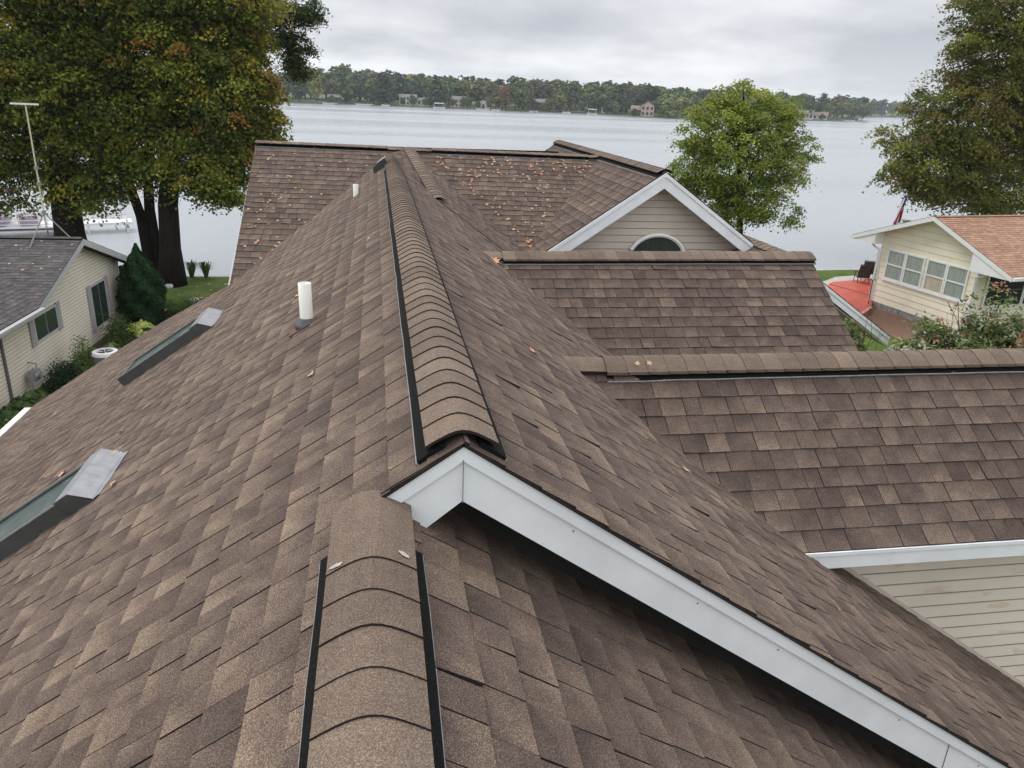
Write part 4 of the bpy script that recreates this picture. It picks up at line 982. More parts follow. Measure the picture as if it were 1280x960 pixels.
# skylights on the left slope
upL = nrm(NLp); dnL = nrm(np.array([-1, 0, -M]))
def skylight(y0, y1, x_top, x_bot):
    a = lambda x, y, h: V(zl, x, y)+upL*h
    ln = lambda x: x
    root = MB()
    h = .105; fw = .045
    # dark side cladding frame as four bars
    def bar(x0, x1, ya, yb_, h0, h1): root.hexa([a(x1, ya, h0), a(x0, ya, h0), a(x0, yb_, h0), a(x1, yb_, h0), a(x1, ya, h1), a(x0, ya, h1), a(x0, yb_, h1), a(x1, yb_, h1)])
    bar(x_top, x_bot, y0, y0+fw, -.01, h); bar(x_top, x_bot, y1-fw, y1, -.01, h)
    bar(x_bot+fw, x_bot, y0+fw, y1-fw, -.01, h*.95); bar(x_top, x_top-fw, y0+fw, y1-fw, -.01, h)
    s = root.build('skylight', M_sky_clad, house)
    g = MB(); g.hexa([a(x_bot+fw, y0+fw, h*.72), a(x_top-fw, y0+fw, h*.72), a(x_top-fw, y1-fw, h*.72), a(x_bot+fw, y1-fw, h*.72), a(x_bot+fw, y0+fw, h*.86), a(x_top-fw, y0+fw, h*.86), a(x_top-fw, y1-fw, h*.86), a(x_bot+fw, y1-fw, h*.86)]); g.build('glass', M_skyglass, s)
    k = MB(); k.hexa([a(x_bot-.001, y0-.003, h*.96), a(x_top, y0-.003, h*.96), a(x_top, y0+.012, h*.96), a(x_bot, y0+.012, h*.96), a(x_bot-.001, y0-.003, h*1.04), a(x_top, y0-.003, h*1.04), a(x_top, y0+.012, h*1.04), a(x_bot, y0+.012, h*1.04)])
    k.build('edge_trim', M_alu, s); k = MB()
    k.hexa([a(x_bot, y1-.012, h*.96), a(x_top, y1-.012, h*.96), a(x_top, y1+.003, h*.96), a(x_bot, y1+.003, h*.96), a(x_bot, y1-.012, h*1.04), a(x_top, y1-.012, h*1.04), a(x_top, y1+.003, h*1.04), a(x_bot, y1+.003, h*1.04)]); k.build('edge_trim', M_alu, s)
    # head flashing: bent plate and side cheeks
    f = MB(); t = .004
    f.prism([a(x_top-.075, y0-.012, h+.012), a(x_top+.0, y0-.012, h+.012), a(x_top+.0, y1+.012, h+.012), a(x_top-.075, y1+.012, h+.012)], upL*t)
    f.prism([a(x_top+.0, y0-.012, h+.012), a(x_top+.075, y0-.012, .014), a(x_top+.075, y1+.012, .014), a(x_top+.0, y1+.012, h+.012)], upL*t)
    f.prism([a(x_top+.075, y0-.02, .012), a(x_top+.105, y0+.03, .010), a(x_top+.115, y0+.2, .010), a(x_top+.10, y1-.1, .010), a(x_top+.105, y1, .010), a(x_top+.075, y1+.02, .012)], upL*t)
    f.build('head_flashing', M_alu, s)
    for yy in (y0-.012, y1+.008):
        c = MB(); c.prism([a(x_top-.085, yy, h+.012), a(x_top, yy, h+.012), a(x_top+.075, yy, .0), a(x_top-.05, yy, -.0)], (0, .004, 0)); c.build('side_flashing', M_sky_clad, s)
M_sky_clad = simple('dark grey skylight cladding', (.055, .058, .056), .45, .2, 8, .5)
M_alu = simple('weathered aluminium flashing', (.36, .36, .37), .38, .15, 14, .5, .75, .1)
def sg():
    m, t, b = mat('skylight glass with film of dust', .18, .7)
    n = noise(t, 9, 6, .7); r = ramp(t, [(.35, (.055, .085, .078)), (.6, (.10, .14, .125)), (.78, (.26, .30, .27))]); t.links.new(n.outputs['Fac'], r.inputs['Fac']); t.links.new(r.outputs[0], b.inputs['Base Color'])
    return m
M_skyglass = sg()
skylight(7.92, 8.50, -1.74, -2.58); skylight(4.35, 4.95, -1.74, -2.66)

# plumbing vent pipes
M_pvc = painted_metal('white pvc pipe', (.74, .72, .66), .12)
M_rub = simple('grey rubber boot', (.10, .105, .11), .6, .3, 20)
def vent_pipe(px, r, h, boot=True, lean=(.0, 0)):
    b = hit(px, PA, NLp); top = b+np.array([lean[0], lean[1], h])
    mb = MB(); n = 20
    ro = [[p_+np.array([math.cos(t)*r, math.sin(t)*r, 0]) for t in np.linspace(0, 2*math.pi, n, endpoint=False)] for p_ in (b-(0, 0, .06), top)]
    ri = [[p_+np.array([math.cos(t)*r*.84, math.sin(t)*r*.84, 0]) for t in np.linspace(0, 2*math.pi, n, endpoint=False)] for p_ in (top-(0, 0, .12), top)]
    for k in range(n):
        l = (k+1) % n; mb.poly([ro[0][k], ro[0][l], ro[1][l], ro[1][k]]); mb.poly([ro[1][k], ro[1][l], ri[1][l], ri[1][k]]); mb.poly([ri[1][k], ri[1][l], ri[0][l], ri[0][k]])
    mb.poly(ri[0])
    o = mb.build('vent_pipe', M_pvc, house)
    for p_ in o.data.polygons: p_.use_smooth = abs(p_.normal.z) < .5
    if boot:
        mb = MB(); mb.tube([b-(0, 0, .02), b+(0, 0, .012), b+(0, 0, .045), b+(0, 0, .05)], [r*1.9, r*1.75, r*1.15, r*1.04], 20); mb.build('pipe_boot', M_rub, o, smooth=True)
        mb = MB(); c0 = b+dnL*.03; e1 = np.array([0, 1., 0]); mb.prism([c0-e1*.085-dnL*.1+upL*.006, c0+e1*.085-dnL*.1+upL*.006, c0+e1*.08+dnL*.10+upL*.013, c0-e1*.08+dnL*.10+upL*.013], upL*.004); mb.build('base_flashing', M_rust, o)
    return o
M_rust = simple('red brown stained flashing', (.13, .06, .045), .7, .35, 22)
vent_pipe((384, 406), .043, .285, lean=(-.004, .01)); vent_pipe((445, 245), .036, .155, False)
# small hooded roof vent at the top of the left slope
vb = V(zl, .10, 12.35); mb = MB()
a = lambda x, y, h: vb+np.array([x, y, 0])*.85+np.array([0, 0, M*x])*.85+upL*h*.85
mb.hexa([a(-.16, -.1, 0), a(.10, -.1, 0), a(.10, .2, 0), a(-.16, .2, 0), a(-.12, -.06, .10), a(.10, -.06, .12), a(.10, .2, .12), a(-.12, .2, .10)]); rv = mb.build('roof_vent', M_black, house)
mb = MB(); mb.hexa([a(-.02, -.05, .121), a(.12, -.05, .126), a(.12, .2, .126), a(-.02, .2, .121), a(-.02, -.05, .128), a(.12, -.05, .133), a(.12, .2, .133), a(-.02, .2, .128)]); mb.build('vent_hood', M_alu, rv)
#@@NEIGH
# ================================================================= LEFT NEIGHBOUR HOUSE
class Fr:
    """local frame on a wall: s along the wall, n outward, z up"""
    def __init__(s, o, d, n): s.o = np.array([*o[:2], 0.]); s.d = np.array([*d, 0.]); s.n = np.array([*n, 0.])
    def __call__(s, a, b, z): return s.o+s.d*a+s.n*b+np.array([0, 0, z])
def pane_box(mb, f, s0, s1, n0, n1, z0, z1, m=0):
    mb.hexa([f(s0, n0, z0), f(s1, n0, z0), f(s1, n1, z0), f(s0, n1, z0), f(s0, n0, z1), f(s1, n0, z1), f(s1, n1, z1), f(s0, n1, z1)], m)
L = Fr((-9.35, 20.28), (.049, .9988), (.9988, -.049))
lh = empty('siding_house', L(3, -4, GZ), 'cream sided neighbour house with dark grey shingle roof and antenna, at the left edge', 'house')
LP = .36; lpz = -4.53; lps = 4.97; ln = .35
zLn = lambda s_: lpz-LP*(lps-s_); zLf = lambda s_: lpz-LP*(s_-lps); zW = lambda n_: zLn(1.53)+LP*(ln-n_)
lgm = [M_shg, M_edge]
kw = dict(wmin=.14, wmax=.32, deck=.03)
shingles('roof_slope', lh, [[L(1.53, ln, zLn(1.53)), L(lps, ln, lpz), L(lps, -3.09, lpz)]], -L.d*LP+np.array([0, 0, 1.]), L.n, lgm, seed=51, **kw)
shingles('roof_slope', lh, [[L(-8, ln, zW(ln)), L(1.53, ln, zW(ln)), L(lps, -3.09, lpz), L(-8, -3.09, lpz)]], L.n*LP+np.array([0, 0, 1.]), L.d, lgm, seed=52, **kw)
shingles('roof_slope', lh, [[L(9.36, ln, zLf(9.36)), L(lps, ln, lpz), L(lps, -9, lpz), L(9.36, -9, zLf(9.36))]], L.d*LP+np.array([0, 0, 1.]), L.n, lgm, seed=53, wmin=.5, wmax=.9, deck=.03)
M_capg = shingle_mat('grey cap granules', [(0, (.05, .048, .05)), (1, (.11, .105, .105))], .3)
ridge_cap('ridge_cap', lh, L(lps, -9, lpz), L(lps, ln-.02, lpz), LP, LP, half=.13, lift=.04, seed=54, mats=[M_capg, M_edge])
def gable_board(parent, f, pk_s, tips, pz, n_, pitchs, matr, h=.2, sof=None, depth=.35):
    for (ts, pt) in zip(tips, pitchs):
        mb = MB(); a0 = f(pk_s, n_, pz-.012); a1 = f(ts, n_, pz-.012-pt*abs(ts-pk_s))
        mb.prism([a0, a1, a1-(0, 0, h), a0-(0, 0, h)], f.n*-.022); mb.build('rake_board', matr, parent)
        mb = MB(); b0 = a0-(0, 0, h-.03)-f.n*.022; b1 = a1-(0, 0, h-.03)-f.n*.022; mb.prism([b0, b1, b1+(0, 0, .012), b0+(0, 0, .012)], -f.n*(depth-.022)); mb.build('soffit', sof or matr, parent)
gable_board(lh, L, lps, (1.53, 9.36), lpz, ln+.004, (LP, LP), M_greytrim, .19, M_dark, .34)
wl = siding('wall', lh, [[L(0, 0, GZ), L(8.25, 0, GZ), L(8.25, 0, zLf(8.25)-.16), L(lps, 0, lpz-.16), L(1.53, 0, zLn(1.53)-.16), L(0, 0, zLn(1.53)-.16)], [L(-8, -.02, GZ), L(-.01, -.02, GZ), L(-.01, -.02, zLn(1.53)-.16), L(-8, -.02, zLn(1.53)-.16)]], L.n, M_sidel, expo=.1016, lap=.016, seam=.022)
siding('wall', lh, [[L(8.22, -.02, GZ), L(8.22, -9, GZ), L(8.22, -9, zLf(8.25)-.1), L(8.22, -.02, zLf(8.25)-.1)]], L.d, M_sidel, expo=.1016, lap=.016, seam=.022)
mb = MB(); pane_box(mb, L, -.05, .03, -.02, .06, GZ, zLn(1.53)-.2); mb.build('downspout', simple('dark grey downspout', (.12, .12, .125), .5), lh)
mb = MB(); pane_box(mb, L, 8.2, 8.29, -.06, .035, GZ, zLf(8.25)-.16); mb.build('corner_trim', M_sidel, wl)
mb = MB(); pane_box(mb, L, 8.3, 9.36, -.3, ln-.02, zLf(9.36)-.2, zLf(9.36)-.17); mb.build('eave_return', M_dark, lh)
mb = MB(); g0 = zW(ln)-.01
mb.prism([L(-8, ln+.02, g0), L(-8, ln+.15, g0), L(-8, ln+.13, g0-.11), L(-8, ln+.04, g0-.12)], L.d*9.6); mb.build('gutter', M_greytrim, lh)
mb = MB(); pane_box(mb, L, -8, 1.5, ln-.0, ln+.02, g0-.17, g0-.02); mb.build('eave_fascia', M_greytrim, lh)
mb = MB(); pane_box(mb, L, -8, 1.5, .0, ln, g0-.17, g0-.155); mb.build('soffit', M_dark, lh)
def shuttered(s0, s1, z0, z1, sh, label):
    w = MB(); pane_box(w, L, s0+sh, s1-sh, .0, .045, z0, z1); wo = w.build('window', M_greytrim, lh, label)
    n_ = 2; pw = (s1-s0-2*sh-.1)/n_
    for i in range(n_):
        g = MB(); a0 = s0+sh+.05+i*pw+.015; pane_box(g, L, a0, a0+pw-.03, .045, .05, z0+.06, z1-.06); g.build('pane', M_glass, wo)
    for a0 in (s0, s1-sh):
        h = MB(); pane_box(h, L, a0, a0+sh-.02, .005, .055, z0-.05, z1+.04); k = z0
        while k < z1: pane_box(h, L, a0+.03, a0+sh-.05, .055, .062, k, k+.03); k += .055
        h.build('shutter', M_shut, wo)
M_shut = simple('pale mauve grey shutter', (.34, .32, .34), .6, .1, 5)
shuttered(5.42, 7.15, -7.60, -6.18, .26, 'tall two pane window with pale grey shutters'); shuttered(1.50, 3.45, -6.83, -6.10, .26, 'small window with pale grey shutters under the gutter')
# gas meter on the wall
gm = L(.95, .22, GZ+.55); mb = MB(); e = [L.d, L.n, (0, 0, 1)]
mb.box(gm, (.26, .2, .28), ax=e); mb.tube([gm-L.d*.17, gm+L.d*.17], [.12, .12], 14); mb.tube([gm+L.n*.09, gm+L.n*.15], [.09, .085], 14); mb.tube([gm+L.d*.16+(0, 0, .08), gm+L.d*.16+(0, 0, .26), gm+L.d*.16-L.n*.2+(0, 0, .3)], .022, 8); mb.tube([gm-L.d*.16+(0, 0, .06), gm-L.d*.2-(0, 0, .1), gm-L.d*.2-(0, 0, .55)], .022, 8)
mb.build('gas_meter', simple('grey meter metal', (.32, .33, .34), .45, .2, 10, .5, .4), lh)

# antenna on the ridge
def find_n(px):
    best = min(np.arange(-4, .3, .01), key=lambda n_: abs((lambda c: 640+F_PX*c[0]/c[2])(RW.T@L(lps, n_, lpz))-px)); return best
an = find_n(60); ab = L(lps, an, lpz+.03)
ant = empty('roof_antenna', ab, 'thin pale antenna mast on tripod legs at the grey roof ridge, small bar on top', 'antenna')
hub = ab+np.array([0, 0, .72]); mast_top = ab+np.array([0, 0, 3.75])
mb = MB(); mb.tube([ab+np.array([0, 0, .25]), mast_top], .021, 10); mb.build('mast', simple('weathered pale mast', (.55, .52, .36), .5, .2, 5), ant)
for dn, ds in ((.62, .0), (-.28, -.62), (-.22, .55)):
    mb = MB(); f_ = L(lps+ds, an+dn, lpz-LP*abs(ds)+.03); mb.tube([hub+np.array([0, 0, .0]), f_], .02, 8); mb.build('leg', M_greywh if 'M_greywh' in globals() else M_strip, ant)
mb = MB(); mb.tube([hub-np.array([0, 0, .06]), hub+np.array([0, 0, .06])], .05, 10); mb.tube([hub, hub+L.n*.16+np.array([0, 0, .12])], .014, 6); mb.build('collar', M_strip, ant)
mb = MB(); mb.beam(mast_top-L.n*.42+L.d*.05, mast_top+L.n*.36-L.d*.05, .07, .045); mb.build('crossbar', M_white, ant)
for hh in (1.55, 2.0): mb = MB(); mb.box(ab+np.array([0, 0, hh]), (.09, .09, .1)); mb.tube([ab+np.array([0, 0, hh]), ab+L.n*.14+np.array([0, 0, hh-.02])], .012, 6); mb.build('bracket', M_strip, ant)

# air conditioner, round, by the wall
ac = at_z((131, 438), GZ+.72); ac[2] = GZ
aco = empty('air_conditioner', ac, 'round outdoor air conditioner with white top ring among bushes by the left house', 'air conditioner')
mb = MB(); mb.tube([ac+(0, 0, .03), ac+(0, 0, .66)], .33, 24); mb.build('body', simple('grey condenser grille', (.20, .20, .19), .7, .3, 30), aco)
mb = MB(); n = 28
for r0, r1, z0, z1 in ((.355, .225, .66, .71),):
    for k in range(n):
        t0, t1 = 2*math.pi*k/n, 2*math.pi*(k+1)/n; c = lambda r, t, z: ac+np.array([math.cos(t)*r, math.sin(t)*r, z])
        mb.poly([c(r0, t0, z0-.05), c(r0, t1, z0-.05), c(r0-.02, t1, z1-.01), c(r0-.02, t0, z1-.01)]); mb.poly([c(r0-.02, t0, z1-.01), c(r0-.02, t1, z1-.01), c(r1, t1, z1), c(r1, t0, z1)]); mb.poly([c(r1, t0, z1), c(r1, t1, z1), c(r1, t1, z0-.03), c(r1, t0, z0-.03)])
mb.build('top_ring', M_white, aco)
mb = MB(); mb.tube([ac+(0, 0, .665), ac+(0, 0, .68)], .245, 24); mb.build('fan_grille', M_black, aco)
for k in range(4):
    t = k*math.pi/2+.4; mb = MB(); mb.beam(ac+np.array([math.cos(t)*.05, math.sin(t)*.05, .70]), ac+np.array([math.cos(t)*.26, math.sin(t)*.26, .715]), .025, .015); mb.build('fan_strut', M_white, aco)

# ---------------------------------------------------------------- planting
def bush(name, label, px, z, blobs, n, per, spread, leaf, pal_, w, shape=OVAL, cat='bush', group=None, stems=8, shell=.3, sh_r=.03):
    """blobs: list of (dx,dy,dz, rx,ry,rz) around the base point"""
    b = at_z(px, z); b[2] = GZ; root = empty(name, tuple(b), label, cat, group)
    bl = [((b[0]+q[0], b[1]+q[1], b[2]+q[2]), (q[3], q[4], q[5])) for q in blobs]
    cs, ci, P, nn = crown_points(bl, n, per, spread, shell); P[:, 2] = np.maximum(P[:, 2], GZ+.02)
    c = pal(len(P), pal_, w)*(.8+.4*rng.random(len(cs)))[ci][:, None]
    me = leaves_mesh('foliage', P-b, nn, leaf*(.7+.6*rng.random(len(P))), np.clip(c, .004, 1), shape, M_leaf); o = bpy.data.objects.new('foliage', me); COL.objects.link(o); o.parent = root
    mb = MB()
    for k in range(stems):
        tg = cs[rng.integers(len(cs))]; mb.tube([b+rng.normal(0, .05, 3)*(1, 1, 0), (b+tg)/2+rng.normal(0, .05, 3), tg], [sh_r, sh_r*.7, sh_r*.3], 6)
    mb.build('stem', M_bark, root); return root
# dense cone evergreen
cb = at_z((182, 404), GZ); apex = at_y((180, 306), cb[1]); H = apex[2]-GZ; root = empty('cone_evergreen', tuple(cb), 'dense dark green cone shaped evergreen at the corner of the grey roofed house', 'evergreen')
n = 26000; t = rng.random(n)**1.25; ang = rng.random(n)*2*math.pi
prof = lambda t: np.interp(t, [0, .15, .42, .6, .76, .9, 1], [.80, .98, 1.0, .86, .52, .20, .02])
Rm = 26*np.dot(RW.T@cb, [0, 0, 1])/F_PX
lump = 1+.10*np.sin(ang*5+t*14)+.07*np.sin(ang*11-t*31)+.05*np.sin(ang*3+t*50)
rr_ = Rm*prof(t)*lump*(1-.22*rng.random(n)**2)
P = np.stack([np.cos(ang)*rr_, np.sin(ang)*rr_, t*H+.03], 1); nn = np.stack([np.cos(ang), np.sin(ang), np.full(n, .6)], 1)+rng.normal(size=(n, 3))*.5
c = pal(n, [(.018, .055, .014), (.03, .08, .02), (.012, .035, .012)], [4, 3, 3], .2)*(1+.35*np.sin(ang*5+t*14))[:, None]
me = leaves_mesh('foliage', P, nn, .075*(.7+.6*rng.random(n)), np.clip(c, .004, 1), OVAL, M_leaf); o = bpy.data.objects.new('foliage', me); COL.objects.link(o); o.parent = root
mb = MB(); mb.tube([cb, cb+(0, 0, H*.9)], [Rm*.5, .03], 10); mb.build('trunk', simple('dark inner twigs', (.012, .018, .01), .95), root)

BG = [(.05, .10, .02), (.09, .14, .03), (.03, .06, .018), (.20, .24, .08)]
bush('flowering_bush', 'loose leafy bush below the tall shuttered window', (150, 425), -7.9, [(0, 0, .45, .42, .5, .45), (.15, -.4, .35, .3, .35, .35), (-.15, .4, .6, .3, .4, .5)], 110, 26, .13, .055, BG, [4, 4, 2, 1], sh_r=.012)
bush('flowering_bush', 'light green bush in front of the air conditioner at the left house wall', (108, 462), -7.9, [(0, 0, .4, .36, .55, .42), (-.15, .3, .7, .2, .3, .3), (.1, -.4, .3, .3, .4, .3)], 120, 26, .12, .05, [(.07, .14, .02), (.13, .20, .04), (.05, .08, .02), (.28, .30, .14)], [4, 4, 2, 1.3], sh_r=.012)
bush('yew_bush', 'low dark green yew right of the gas meter', (82, 482), -7.9, [(0, 0, .3, .35, .8, .42), (-.2, .5, .4, .3, .4, .35), (0, -.5, .3, .3, .4, .35)], 150, 26, .13, .06, [(.012, .03, .014), (.02, .045, .02), (.03, .055, .025)], [4, 3, 1], sh_r=.012)
def hosta(px, label, r, cols, w, n=70, grp='hosta clumps in the bed along the left house'):
    b = at_z(px, GZ); root = empty('hosta_plant', tuple(b), label, 'hosta', grp)
    a = rng.random(n)*6.283; rad = r*np.sqrt(rng.random(n)); P = np.stack([np.cos(a)*rad, np.sin(a)*rad, .12+.28*(1-(rad/r)**2)+rng.random(n)*.05], 1)
    nn = np.stack([np.cos(a)*.6, np.sin(a)*.6, np.full(n, 1)], 1)+rng.normal(size=(n, 3))*.25
    me = leaves_mesh('foliage', P, nn, .26*(.7+.5*rng.random(n)), np.clip(pal(n, cols, w, .12), 0, 1), OVAL*np.array([1.3, 1]), M_leaf); o = bpy.data.objects.new('foliage', me); COL.objects.link(o); o.parent = root
    mb = MB()
    for k in range(9): mb.tube([b, b+P[k]], [.012, .008], 5)
    mb.build('stem', M_leafst, root)
M_leafst = simple('pale green stem', (.12, .16, .05), .7)
hosta((178, 418), 'bright yellow green hosta beside the cone evergreen', .5, [(.42, .48, .10), (.60, .62, .22), (.20, .30, .05)], [5, 3, 2])
hosta((140, 447), 'grey green hosta just below the air conditioner', .42, [(.13, .20, .07), (.22, .28, .12)], [3, 2], 50)
for i, (px, lb) in enumerate([((12, 532), 'green hosta at the left frame edge, nearest in the bed'), ((28, 518), 'green hosta below the dark downspout'), ((45, 508), 'green hosta just left of the yew'), ((4, 548), 'green hosta beside the white gutter end')]):
    hosta(px, lb, .42, [(.06, .11, .03), (.11, .17, .05), (.20, .24, .10)], [4, 3, 1], 60)
bush('green_shrub', 'broad mid green shrub between the cone evergreen and the lawn', (212, 392), -7.9, [(0, 0, .3, .6, .6, .35), (.5, 1.0, .25, .5, .6, .28)], 130, 24, .15, .06, BG, [5, 3, 3, .5], sh_r=.012)
for i, (px, lb) in enumerate([((240, 347), 'tuft of long dark leaves at the seawall, left one'), ((258, 347), 'tuft of long dark leaves at the seawall, right one')]):
    b = at_z(px, GZ); root = empty('ornamental_grass', tuple(b), lb, 'grass tuft', 'grass tufts at the seawall'); mb = MB()
    for k in range(70):
        a = rng.random()*6.283; l = .35+.4*rng.random(); r1 = l*.5*(.5+rng.random()); d_ = np.array([math.cos(a), math.sin(a), 0]); s_ = np.array([-d_[1], d_[0], 0])*.022
        p0, p1, p2 = b+d_*.06, b+d_*r1*.6+np.array([0, 0, l]), b+d_*r1*1.3+np.array([0, 0, l*.75]); mb.poly([p0-s_, p0+s_, p1+s_, p1-s_]); mb.poly([p1-s_, p1+s_, p2])
    mb.build('blades', simple('tuft leaves', (.05, .085, .022), .7, .4, 8), root, weld=False)
for px, lb in (((243, 377), 'small pale stone on the lawn above the skylight'), ((211, 360), 'small dark stone at the maple trunk')):
    b = at_z(px, GZ); bm = bmesh.new(); bmesh.ops.create_icosphere(bm, subdivisions=2, radius=.16)
    for v in bm.verts: v.co = Vector((v.co.x*1.3, v.co.y, v.co.z*.7))*(1+random.uniform(-.12, .12))
    me = bpy.data.meshes.new('garden_stone'); bm.to_mesh(me); bm.free(); me.materials.append(M_conc); o = bpy.data.objects.new('garden_stone', me); COL.objects.link(o); o.location = (*b[:2], GZ+.07); tag(o, lb, 'stone')

# boats and dock off the left bank
bp = at_z((12, 292), LZ)
def near_boat(c, L_, ang, label, frame=True):
    root = empty('pontoon_boat', (c[0], c[1], LZ), label, 'boat'); d = np.array([math.cos(ang), math.sin(ang), 0]); s_ = np.array([-d[1], d[0], 0]); W = lambda a, b_, z: np.array([c[0], c[1], LZ])+d*a+s_*b_+np.array([0, 0, z])
    for sg, nm in ((-1, 'pontoon'), (1, 'pontoon')):
        mb = MB(); mb.tube([W(-L_/2, sg*.9, .2), W(L_*.4, sg*.9, .2), W(L_/2, sg*.9, .38)], [.32, .32, .06], 12); mb.build(nm, M_alu, root, smooth=True)
    mb = MB(); mb.box(W(0, 0, .58), (L_*.95, 2.4, .1), ax=[d, s_, (0, 0, 1)]); mb.build('deck', M_white, root)
    mb = MB()
    for sg in (-1.15, 1.15):
        for z in (.75, .98, 1.25): mb.beam(W(-L_*.46, sg, z), W(L_*.46, sg, z), .05, .04)
        for k in range(7): x_ = -L_*.46+L_*.92*k/6; mb.beam(W(x_, sg, .6), W(x_, sg, 1.27), .05, .05, (0, 1, 0))
    for e_ in (-.46, .46):
        for z in (.75, 1.25): mb.beam(W(L_*e_, -1.15, z), W(L_*e_, 1.15, z), .05, .04)
    mb.build('railing', M_white, root)
    mb = MB(); mb.box(W(-.5, 0, .95), (1.6, 1.9, .6), ax=[d, s_, (0, 0, 1)]); mb.box(W(1.4, -.5, .95), (1.0, .8, .6), ax=[d, s_, (0, 0, 1)]); mb.build('seat', simple('mauve boat seats', (.42, .34, .42), .6), root)
    if frame:
        mb = MB()
        for x_ in (-L_*.35, L_*.1):
            for sg in (-1.1, 1.1): mb.beam(W(x_, sg, 1.2), W(x_+.3, sg, 2.5), .04, .04, (0, 1, 0))
        mb.prism([W(-L_*.38, -1.15, 2.5), W(L_*.16, -1.15, 2.5), W(L_*.16, 1.15, 2.5), W(-L_*.38, 1.15, 2.5)], (0, 0, .07)); mb.build('canopy', simple('maroon canopy', (.10, .03, .035), .8), root)
near_boat(at_z((6, 294), LZ), 6.5, R(14), 'white railed pontoon boat with mauve seats at the left edge of the lake')
dk = at_z((62, 292), LZ); mb = MB(); dd = nrm(np.array([1, .35, 0])); sd_ = np.array([-dd[1], dd[0], 0])
o_ = np.array([dk[0], dk[1], LZ+.55]); mb.box(o_, (9., 1.5, .14), ax=[dd, sd_, (0, 0, 1)])
for k in range(-2, 3):
    for sg in (-.7, .7): mb.box(o_+dd*k*2.1+sd_*sg-np.array([0, 0, .5]), (.09, .09, 1.5))
tag(mb.build('dock', M_white), 'long white dock on the water behind the grey roof ridge', 'dock')

# ================================================================= RIGHT NEIGHBOUR HOUSE
Rr = Fr((21.0, 29.68), (-.14266, .98977), (-.98977, -.14266))
rh = empty('cream_house', Rr(-2.5, -5, GZ), 'cream board sided lake house with tan red shingle roof, at the right edge', 'house')
rn = .5; rps = -2.78; rpz = -3.71; pf, pn_ = .340, .392; sf, sn = 1.36, -6.62
zf_ = rpz-pf*(sf-rps); zn_ = rpz-pn_*(rps-sn); DP = 16
shingles('roof_slope', rh, [[Rr(sn, rn, zn_), Rr(sn, -DP, zn_), Rr(rps, -DP, rpz), Rr(rps, rn, rpz)]], -Rr.d*pn_+np.array([0, 0, 1.]), Rr.n, [M_sht, M_edge], seed=61, wmin=.14, wmax=.35, deck=.02)
shingles('roof_slope', rh, [[Rr(sf, rn, zf_), Rr(sf, -DP, zf_), Rr(rps, -DP, rpz), Rr(rps, rn, rpz)]], Rr.d*pf+np.array([0, 0, 1.]), Rr.n, [M_sht, M_edge], seed=62, wmin=.5, wmax=.9, deck=.02)
M_capt = shingle_mat('tan cap granules', [(0, (.20, .12, .08)), (1, (.36, .23, .16))], .2)
ridge_cap('ridge_cap', rh, Rr(rps, -DP, rpz), Rr(rps, rn-.02, rpz), pf, pn_, half=.13, lift=.012, seed=63, vent=False, mats=[M_capt, M_edge])
gable_board(rh, Rr, rps, (sf, sn), rpz, rn+.004, (pf, pn_), M_white, .17, M_white, .49)
def zu(s_): return (rpz-pf*(s_-rps) if s_ > rps else rpz-pn_*(rps-s_))-.14
sofn = zn_-.16; soff = zf_-.16
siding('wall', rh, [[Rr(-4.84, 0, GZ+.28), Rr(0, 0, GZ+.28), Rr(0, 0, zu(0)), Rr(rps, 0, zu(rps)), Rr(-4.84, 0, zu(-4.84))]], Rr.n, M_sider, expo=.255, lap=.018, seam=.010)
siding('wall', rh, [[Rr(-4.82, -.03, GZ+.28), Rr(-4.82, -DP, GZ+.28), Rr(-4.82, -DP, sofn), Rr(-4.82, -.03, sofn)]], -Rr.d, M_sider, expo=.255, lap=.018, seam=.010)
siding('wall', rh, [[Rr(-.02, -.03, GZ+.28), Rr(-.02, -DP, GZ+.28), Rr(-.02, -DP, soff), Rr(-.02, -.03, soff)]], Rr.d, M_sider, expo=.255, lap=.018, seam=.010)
M_stone = simple('mottled stone foundation', (.24, .23, .21), .9, .45, 5, bmp=.5)
mb = MB(); pane_box(mb, Rr, -4.86, .02, -DP, .03, GZ-.1, GZ+.28); mb.build('foundation', M_stone, rh)
for (a0, a1, zz, soff_) in ((0., sf, zf_, soff), (-4.84, sn, zn_, sofn)):       # boxed white eaves with their triangular ends
    mb = MB(); mb.prism([Rr(a0, rn-.03, soff_), Rr(a1, rn-.03, soff_), Rr(a1, rn-.03, zz-.02), Rr(a0, rn-.03, zu(a0)+.11)], -Rr.n*(DP+rn-.1)); mb.build('boxed_eave', M_white, rh)
mb = MB(); gz2 = zn_-.02; mb.prism([Rr(sn-.02, rn, gz2), Rr(sn-.14, rn, gz2), Rr(sn-.12, rn, gz2-.11), Rr(sn-.02, rn, gz2-.12)], -Rr.n*DP); mb.build('gutter', M_white, rh)
mb = MB(); gz2 = zf_-.02; mb.prism([Rr(sf+.02, rn, gz2), Rr(sf+.14, rn, gz2), Rr(sf+.12, rn, gz2-.11), Rr(sf+.02, rn, gz2-.12)], -Rr.n*DP); mb.build('gutter', M_white, rh)
for a in (.05, -4.88):
    mb = MB(); z0 = (soff if a > 0 else sofn)-.04; k = 1 if a > 0 else -1
    mb.tube([Rr(a+k*.45, .12, z0), Rr(a+k*.3, .12, z0-.12), Rr(a+k*.0, .1, z0-.2), Rr(a, .1, z0-.35), Rr(a, .1, GZ+.12), Rr(a, .35, GZ+.05)], .042, 8); mb.build('downspout', M_white, rh)
